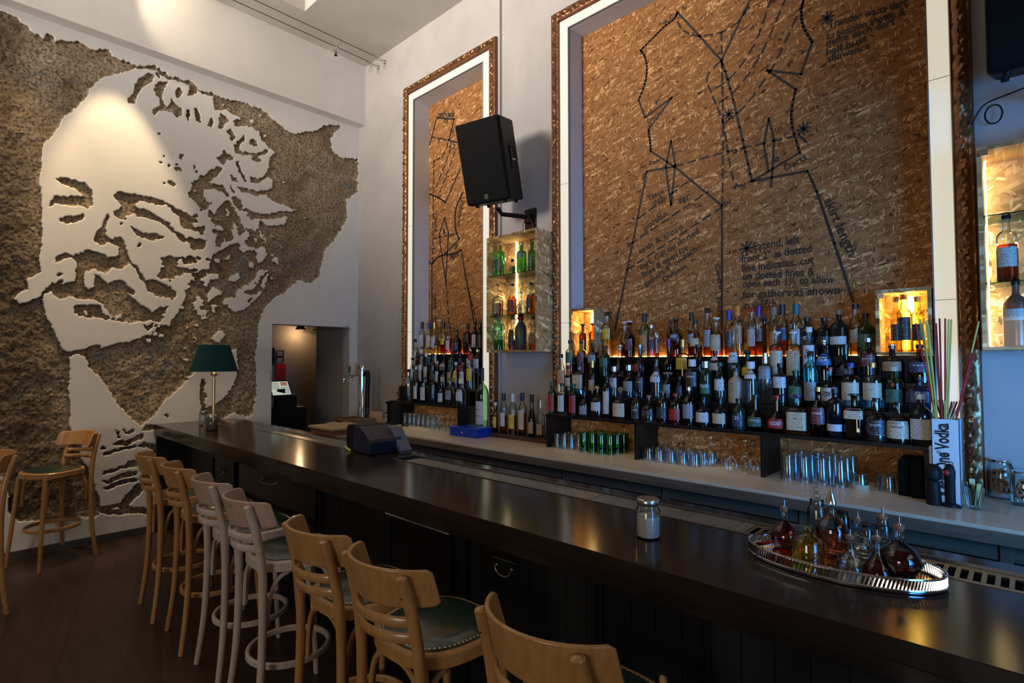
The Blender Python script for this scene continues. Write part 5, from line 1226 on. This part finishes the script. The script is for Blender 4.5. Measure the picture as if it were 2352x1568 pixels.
for k in range(9):
    a = k*.7; m_ = M['black'] if k % 2 == 0 else (M['yellow'] if k % 3 else M['red'])
    b = B().box(-.011, .011, -.0015, .0015, .018, .095+.02*(k % 2)+.012*(k % 3), rot=Matrix.Rotation(a, 3, 'Z')@Matrix.Rotation(.16, 3, 'X'), piv=(0, 0, .02)); b.v = [(v[0]+.012*math.sin(a), v[1]-.012*math.cos(a), v[2]) for v in b.v]
    o = b.obj('sugar_sachet', mat('sachet_yellow', (.55, .48, .16), .5) if m_ is M['yellow'] else m_, None); o.location = (q.x, q.y, CZ)
    setp(o, ('dark' if m_ is M['black'] else 'yellow' if m_ is M['yellow'] else 'red')+' sugar sachet standing in the clear cup', 'sachet', 'sachets in the cup')
    o['label'] = o['label']+', '+('front', 'front right', 'right', 'back right', 'back', 'back left', 'left', 'front left', 'middle')[k]+' of the bunch'
def fruit_jar(px, py, lab, rr, h, seed):
    q = at2(px, py, CZ); r = thing('storage_jar', lab, 'jar', (q.x, q.y, CZ)); random.seed(seed)
    B().lathe([(rr*.92, 0), (rr, .01), (rr, h*.75), (rr*.82, h*.86), (rr*.8, h*.93)], n=22).obj('glass_wall', GM['c'], r)
    B().lathe([(rr*.86, h*.93), (rr*.88, h*.94), (rr*.88, h*.985), (rr*.8, h)], n=22).obj('lid', M['chrome'], r)
    b = B()
    for k in range(26):
        a = random.uniform(0, 6.28); z = random.uniform(.03, h*.68); d = random.uniform(.2, .62)*rr; Rm = Euler((random.uniform(.6, 2.4), random.uniform(0, 3), random.uniform(0, 6))).to_matrix(); s_ = len(b.v)
        b.lathe([(.010, -.002), (.017, -.003), (.018, .0), (.017, .003), (.010, .002)], n=12, caps=False, mi=0); b.lathe([(.0005, .0), (.0105, 0)], n=12, caps=False, mi=1)
        b.v[s_:] = [tuple(Rm@Vector(v)+Vector((d*math.cos(a), d*math.sin(a), z))) for v in b.v[s_:]]
    f = b.obj('dried_slices', [mat('dried_peel', (.42, .24, .12), .6), mat('dried_flesh', (.06, .03, .02), .5)], r); f['kind'] = 'stuff'
fruit_jar(2300, 1142, 'lidded glass jar of dried fruit slices beside the huge frame', .056, .20, 3)
fruit_jar(2352, 1160, 'second lidded jar of dried fruit, cut off by the right edge', .050, .17, 5)
# ------------------------------------------------------------------ on the bar
r = thing('table_lamp', 'brass table lamp with a dark teal shade on the far end of the bar', 'lamp', (.60, -1.94, BT)); 
B().lathe([(.085, 0), (.085, .012), (.07, .02), (.02, .03), (.013, .05), (.013, .44), (.010, .50)], n=24).obj('stem', M['brass'], r)
b = B(); b.lathe([(.012, .485), (.028, .49), (.030, .52), (.014, .53)], n=18); b.tube([(-.065, 0, .505), (.065, 0, .512)], .006, 8); b.sphere((-.062, 0, .505), .012, 10); b.sphere((.062, 0, .512), .010, 10); b.obj('switch', M['brass'], r)
b = B(); b.lathe([(.214, .535), (.135, .795)], n=40, caps=False); b.lathe([(.133, .795), (.211, .535)], n=40, caps=False); b.lathe([(.006, .775), (.134, .785)], n=24, caps=False); b.obj('lamp_shade', M['teal'], r)
b = B(); b.sphere((0, 0, .60), .024, 12); b.obj('bulb', M['bulb'], r)
def jar(px, py, w, top, lab, body, lid, fill=None):
    q = at2(px, py, BT); d = depth(q); rr = w/F_PX*d/2; h = at(px, top, 1, q.y).z-BT
    r = thing('salt_jar', lab, 'jar', (q.x, q.y, BT)); B().lathe([(rr*.93, 0), (rr, .006), (rr, h*.72), (rr*.86, h*.79), (rr*.86, h*.84)], n=24).obj('glass_wall', GM['c'], r)
    B().lathe([(rr*.90, .006), (rr*.95, .010), (rr*.95, h*body[1])], n=24).obj('contents', body[0], r)
    B().lathe([(rr*.93, h*.84), (rr*.96, h*.85), (rr*.96, h*.97), (rr*.88, h)], n=24).obj('lid', lid, r)
jar(467, 976, 18, 943, 'small lidded jar of white salt by the lamp, the left one', (mat('salt_white', (.72, .78, .80), .7), .72), M['steel'])
jar(487, 988, 24, 951, 'small lidded glass jar in front of the lamp foot, half filled with brown', (mat('brown_sugar', (.22, .15, .09), .7), .6), M['steel'])
jar(1489, 1233, 54, 1143, 'lidded glass jar of pale wax standing alone on the bar', (mat('pale_wax', (.62, .55, .50), .6), .56), M['steel'])
# receipt printer
q0 = at2(826, 1030, BT); r = thing('card_terminal', 'navy and black desktop printer standing at the back of the bar', 'printer', (2.95, -1.66, BT), R(-4))
b = B(); pf = [(-.11, 0), (-.11, .155), (-.085, .178), (-.03, .185), (.09, .185), (.11, .17), (.11, 0)]
def prism(b, pf, y0, y1, mi=0):
    n = len(pf); b.add([(x, y0, z) for x, z in pf]+[(x, y1, z) for x, z in pf], [tuple(range(n)), tuple(range(2*n-1, n-1, -1))]+[(i, i+n, (i+1) % n+n, (i+1) % n) for i in range(n)], mi=mi); return b
prism(b, pf, -.12, .09); b.obj('rear_housing', M['rubber'], r, .006)
b = B(); prism(b, [(.03, .004), (.03, .150), (.06, .182), (.13, .178), (.27, .105), (.285, .085), (.275, .004)], -.135, .11); b.obj('front_housing', M['navy'], r, .008)
b = B(); prism(b, [(.14, .172), (.21, .168), (.345, .02), (.33, .0), (.29, .03), (.22, .12)], .06, .15); b.obj('paper_cover', M['greyp'], r, .004)
b = B(); b.tube(curve([(.02, -.15, .006), (-.02, -.16, .02), (-.05, -.15, .03), (-.06, -.13, .012), (-.03, -.13, .006)]), .006, 8); b.obj('key_tag', M['yellow'], r)
# silver tray with bitters
TC = Vector((5.995, -1.900, BT)); TA, TB, TR_ = .262, .150, R(3)
r = thing('silver_tray', 'oval silver gallery tray full of small bottles on the bar', 'tray', TC, TR_)
def oval(s, z, n=72): return [(TA*s*math.cos(2*math.pi*i/n), TB*s*math.sin(2*math.pi*i/n), z) for i in range(n)]
b = B(); rg = [oval(.96, 0), oval(1, .003), oval(1, .006), oval(.97, .005)]; n = 72
b.add([v for q in rg for v in q]+[(0, 0, .005)], [(j*n+i, j*n+(i+1) % n, (j+1)*n+(i+1) % n, (j+1)*n+i) for j in range(3) for i in range(n)]+[(3*n+i, 3*n+(i+1) % n, 4*n) for i in range(n)], True); b.obj('tray_plate', M['chrome'], r)
b = B()
for z in (.010, .040): b.tube(oval(1.0, z), .0036, 6, closed=True)
N_ = 150
for i in range(N_):
    a = 2*math.pi*i/N_; a2 = a+2*math.pi/N_*1.0
    p0 = (TA*math.cos(a), TB*math.sin(a), .008); p1 = (TA*math.cos(a2), TB*math.sin(a2), .040); b.tube([p0, p1], .0024, 4, caps=False)
b.obj('gallery_rail', M['chrome'], r)
def flask(px, py, w, top, prof, g, liq, f, label, stop='cork', spout=True, name='bitters_bottle', dz=.006, hn=None):
    q = at2(px, py, BT+dz); d = depth(q); rr = w/F_PX*d/2; h = at(px, top, 1, q.y).z-BT-dz
    r = thing(name, label, 'bottle', (q.x, q.y, BT+dz), group='bitters bottles on the silver tray'); hg = h*(.80 if spout else .93)
    pf = {'ball': [(.55, 0), (.80, .05), (1, .25), (.96, .40), (.75, .55), (.42, .64), (.22, .70), (.20, .90), (.28, .95), (.28, 1)],
          'cone': [(.92, 0), (1, .04), (.95, .14), (.62, .34), (.32, .50), (.24, .62), (.24, .92), (.32, .95), (.32, 1)],
          'deca': [(.90, 0), (1, .03), (1, .55), (.85, .66), (.45, .74), (.28, .80), (.28, .97), (.32, 1)],
          'slim': [(.9, 0), (1, .02), (1, .80), (.9, .86), (.75, .9), (.75, 1)]}[prof]
    B().lathe([(a*rr, z*hg) for a, z in pf], n=24).obj('glass_body', GM[g], r)
    if liq:
        ps = [(a*rr, z*hg) for a, z in pf if z < f]; 
        for (a0, z0), (a1, z1) in zip(pf[:-1], pf[1:]):
            if z0 < f <= z1: ps.append(((a0+(a1-a0)*(f-z0)/(z1-z0))*rr, f*hg))
        B().lathe([(max(.002, a-.002), max(z, .004)) for a, z in ps], n=24).obj('liquid', LM[liq], r)
    nr = pf[-1][0]*rr*.85
    b = B()
    if stop == 'cork': b.lathe([(nr*.9, hg*.94), (nr*1.02, hg*1.0), (nr*1.15, hg*1.055), (nr*1.1, hg*1.06)], n=14); b.obj('cork', CM['n'], r)
    elif stop == 'ball': b.lathe([(nr*.8, hg*.96), (nr*1.0, hg)], n=14); b.sphere((0, 0, hg+.014), .011, 14); b.sphere((0, 0, hg+.035), .009, 12); b.obj('glass_stopper', GM['c'], r)
    elif stop == 'cone': b.lathe([(nr*1.4, hg), (nr*1.3, hg+.01), (.004, hg+.045)], n=16); b.obj('pourer', M['chrome'], r)
    elif stop == 'black': b.lathe([(nr*1.2, hg*.9), (nr*1.25, hg), (nr*1.0, hg+.002)], n=14); b.obj('cap', CM['k'], r)
    if spout: b = B(); b.lathe([(.0075, hg*1.055), (.0075, hg*1.08), (.0035, hg*1.09), (.0030, h)], n=10); b.obj('pour_spout', M['chrome'], r)
    return r
flask(1803, 1258, 60, 1147, 'ball', 'c', 'r', .60, 'round bitters bottle of red liquid at the left end of the silver tray')
fk = flask(1856, 1288, 66, 1200, 'deca', 'y', 'y', .45, 'yellowish glass jug with a loop handle on the silver tray', stop='none', spout=False)
b = B(); b.tube([(-.012+.012*math.cos(t)*1.0-.004, -.0, .078+.012*math.sin(t)) for t in np.linspace(0, 6.1, 12)], .0018, 6); b.obj('handle', GM['y'], fk)
flask(1878, 1252, 40, 1140, 'slim', 'c', 'c', .4, 'slim clear bottle with stacked glass ball stopper at the back of the tray', stop='ball', spout=False)
flask(1912, 1280, 66, 1146, 'deca', 'c', 'q', .42, 'faceted decanter of pale pink liquid with chrome pourer on the tray', stop='cone', spout=False)
flask(1936, 1252, 32, 1165, 'slim', 'g', 'r', .6, 'small dark bottle with red label and black cap at the back of the tray', stop='black', spout=False)
flask(1972, 1285, 58, 1172, 'ball', 'c', 'c', .3, 'round clear bitters bottle in the middle of the tray')
flask(1954, 1306, 58, 1215, 'cone', 'c', 'c', .22, 'nearly empty conical bitters bottle at the front of the tray')
flask(1992, 1262, 24, 1200, 'slim', 'c', 'c', .5, 'small bottle with a white wrapper behind the round clear one', stop='black', spout=False)
flask(2016, 1314, 62, 1217, 'cone', 'c', 'r', .30, 'conical bitters bottle with a little red liquid at the tray front')
flask(2030, 1290, 30, 1165, 'slim', 'c', 'c', .5, 'tall slim clear bitters bottle with a cork at the back right of the tray')
flask(2068, 1318, 84, 1186, 'ball', 'c', 'd', .40, 'largest round flask half filled with dark amber at the right of the tray')
# ------------------------------------------------------------------ service room behind the doorway
def AX(px, py, x): return at(px, py, 0, x)
r = thing('till_cabinet', 'black cabinet in the service room under the till screen', 'cabinet', (-.62, -.62, 0)); w_ = r.location
B().box(-1.0, -.35, -1.3, AX(704, 940, -.35).y, 0, AX(660, 936, -.35).z).obj('carcass', M['black'], r, .004, world=w_)
a = AX(677, 898, -.5); r = thing('receipt_printer', 'black printer block beside the till screen', 'printer', (-.55, a.y-.10, AX(660, 936, -.35).z))
B().box(-.12, .12, -.09, .10, 0, .15).obj('housing', M['black'], r, .006)
c = AX(642, 893, -.45); r = thing('till_screen', 'tilted touch-screen till glowing in the service room doorway', 'till', (c.x, c.y, AX(660, 936, -.35).z)); zb = c.z-r.location.z
Rm = Matrix.Rotation(R(-18), 3, 'X')@Matrix.Rotation(R(28), 3, 'Y')
def scr(x0, x1, y0, y1, z0, z1): b = B().box(x0, x1, y0, y1, z0, z1); b.v = [tuple(Rm@Vector((v[0], v[1], v[2]))+Vector((0, 0, zb))) for v in b.v]; return b
Rm = Matrix.Rotation(R(8), 3, 'Z')@Matrix.Rotation(R(-30), 3, 'Y')
scr(-.02, .02, -.14, .14, -.11, .11).obj('housing', M['black'], r, .004); s_ = scr(.0202, .0212, -.125, .125, -.095, .095).obj('display', M['screen'], r)
b = scr(.0214, .0218, -.118, -.01, -.02, .085); bb_ = scr(.0214, .0218, .005, .118, -.085, .02); b.add(bb_.v, bb_.f); b.obj('window_panes', mat('pane_pale', (.2, .22, .2), .5, emit=(.62, .66, .55), es=.5), s_)
b = scr(.0214, .0218, .02, .11, .035, .085); b.obj('red_pane', mat('pane_red', (.2, .05, .03), .5, emit=(.55, .22, .15), es=.5), s_)
B().box(-.05, .05, -.05, .05, 0, zb).obj('stand', M['black'], r)
def wallitem(name, px0, py0, px1, py1, m, lab, cat, t=.02):
    a, c = AX(px0, py0, -2.49), AX(px1, py1, -2.49); r = thing(name, lab, cat, (-2.5, (a.y+c.y)/2, c.z)); B().box(0, t, -(c.y-a.y)/2, (c.y-a.y)/2, 0, a.z-c.z).obj('panel', m, r, .002); return r, (c.y-a.y), a.z-c.z
r, sw, sh = wallitem('wall_sign', 631, 803, 652.5, 834, M['black'], 'framed black sign with white lettering on the service room wall', 'sign')
b = B()
for z, s_ in ((.80, 'NOTICE'), (.64, 'TO OUR'), (.48, 'GUESTS'), (.30, 'PLEASE'), (.12, 'ENJOY')): pass
for k in range(7):
    if k != 3: b.box(.0205, .0215, -sw*.34+.01*(k % 3), sw*.34-.01*(k % 2), sh*(.12+.115*k), sh*(.12+.115*k)+sh*.045)
for q in ((-sw*.47, sw*.47, sh*.96, sh*.98), (-sw*.47, sw*.47, sh*.02, sh*.04), (-sw*.47, -sw*.45, sh*.02, sh*.98), (sw*.45, sw*.47, sh*.02, sh*.98)): b.box(.0205, .0215, *q)
b.obj('printing', M['paper'], r)
wallitem('poster', 612, 798, 630, 835, M['black'], 'dark framed poster partly hidden by the door edge', 'poster')
wallitem('red_board', 634, 835, 656, 872, M['red'], 'plain red board on the service room wall under the sign', 'board')
c = AX(700, 763, -2.44)
r = thing('wall_lamp', 'scissor-arm wall lamp lit warm at the top of the doorway', 'lamp', (-2.5, c.y, c.z+.03))
b = B()
for k in range(5): y = k*.045-.05; b.tube([(.10+.02*k, y, -.04-.01*k), (.14+.02*k, y+.045, .05-.02*k)], .006, 6); b.tube([(.10+.02*k, y, .05-.02*k), (.14+.02*k, y+.045, -.04-.01*k)], .006, 6)
b.tube([(0, .18, .02), (.16, .16, .01)], .008, 6); b.obj('scissor_arm', M['rubber'], r)
b = B(); b.lathe([(.02, .06), (.045, .04), (.085, -.03), (.083, -.032), (.040, .036)], (.18, -.13, .04), n=20, caps=False); b.obj('shade', M['black'], r)
b = B(); b.sphere((.18, -.13, .045), .028, 12); b.obj('bulb', M['bulb'], r)
pl_ = bpy.data.lights.new('wall_lamp_light', 'POINT'); pl_.energy = 4.5; pl_.color = (1, .66, .34); pl_.shadow_soft_size = .03
po = bpy.data.objects.new('wall_lamp_light', pl_); link(po); po.location = (-2.30, c.y-.13, c.z-.03)
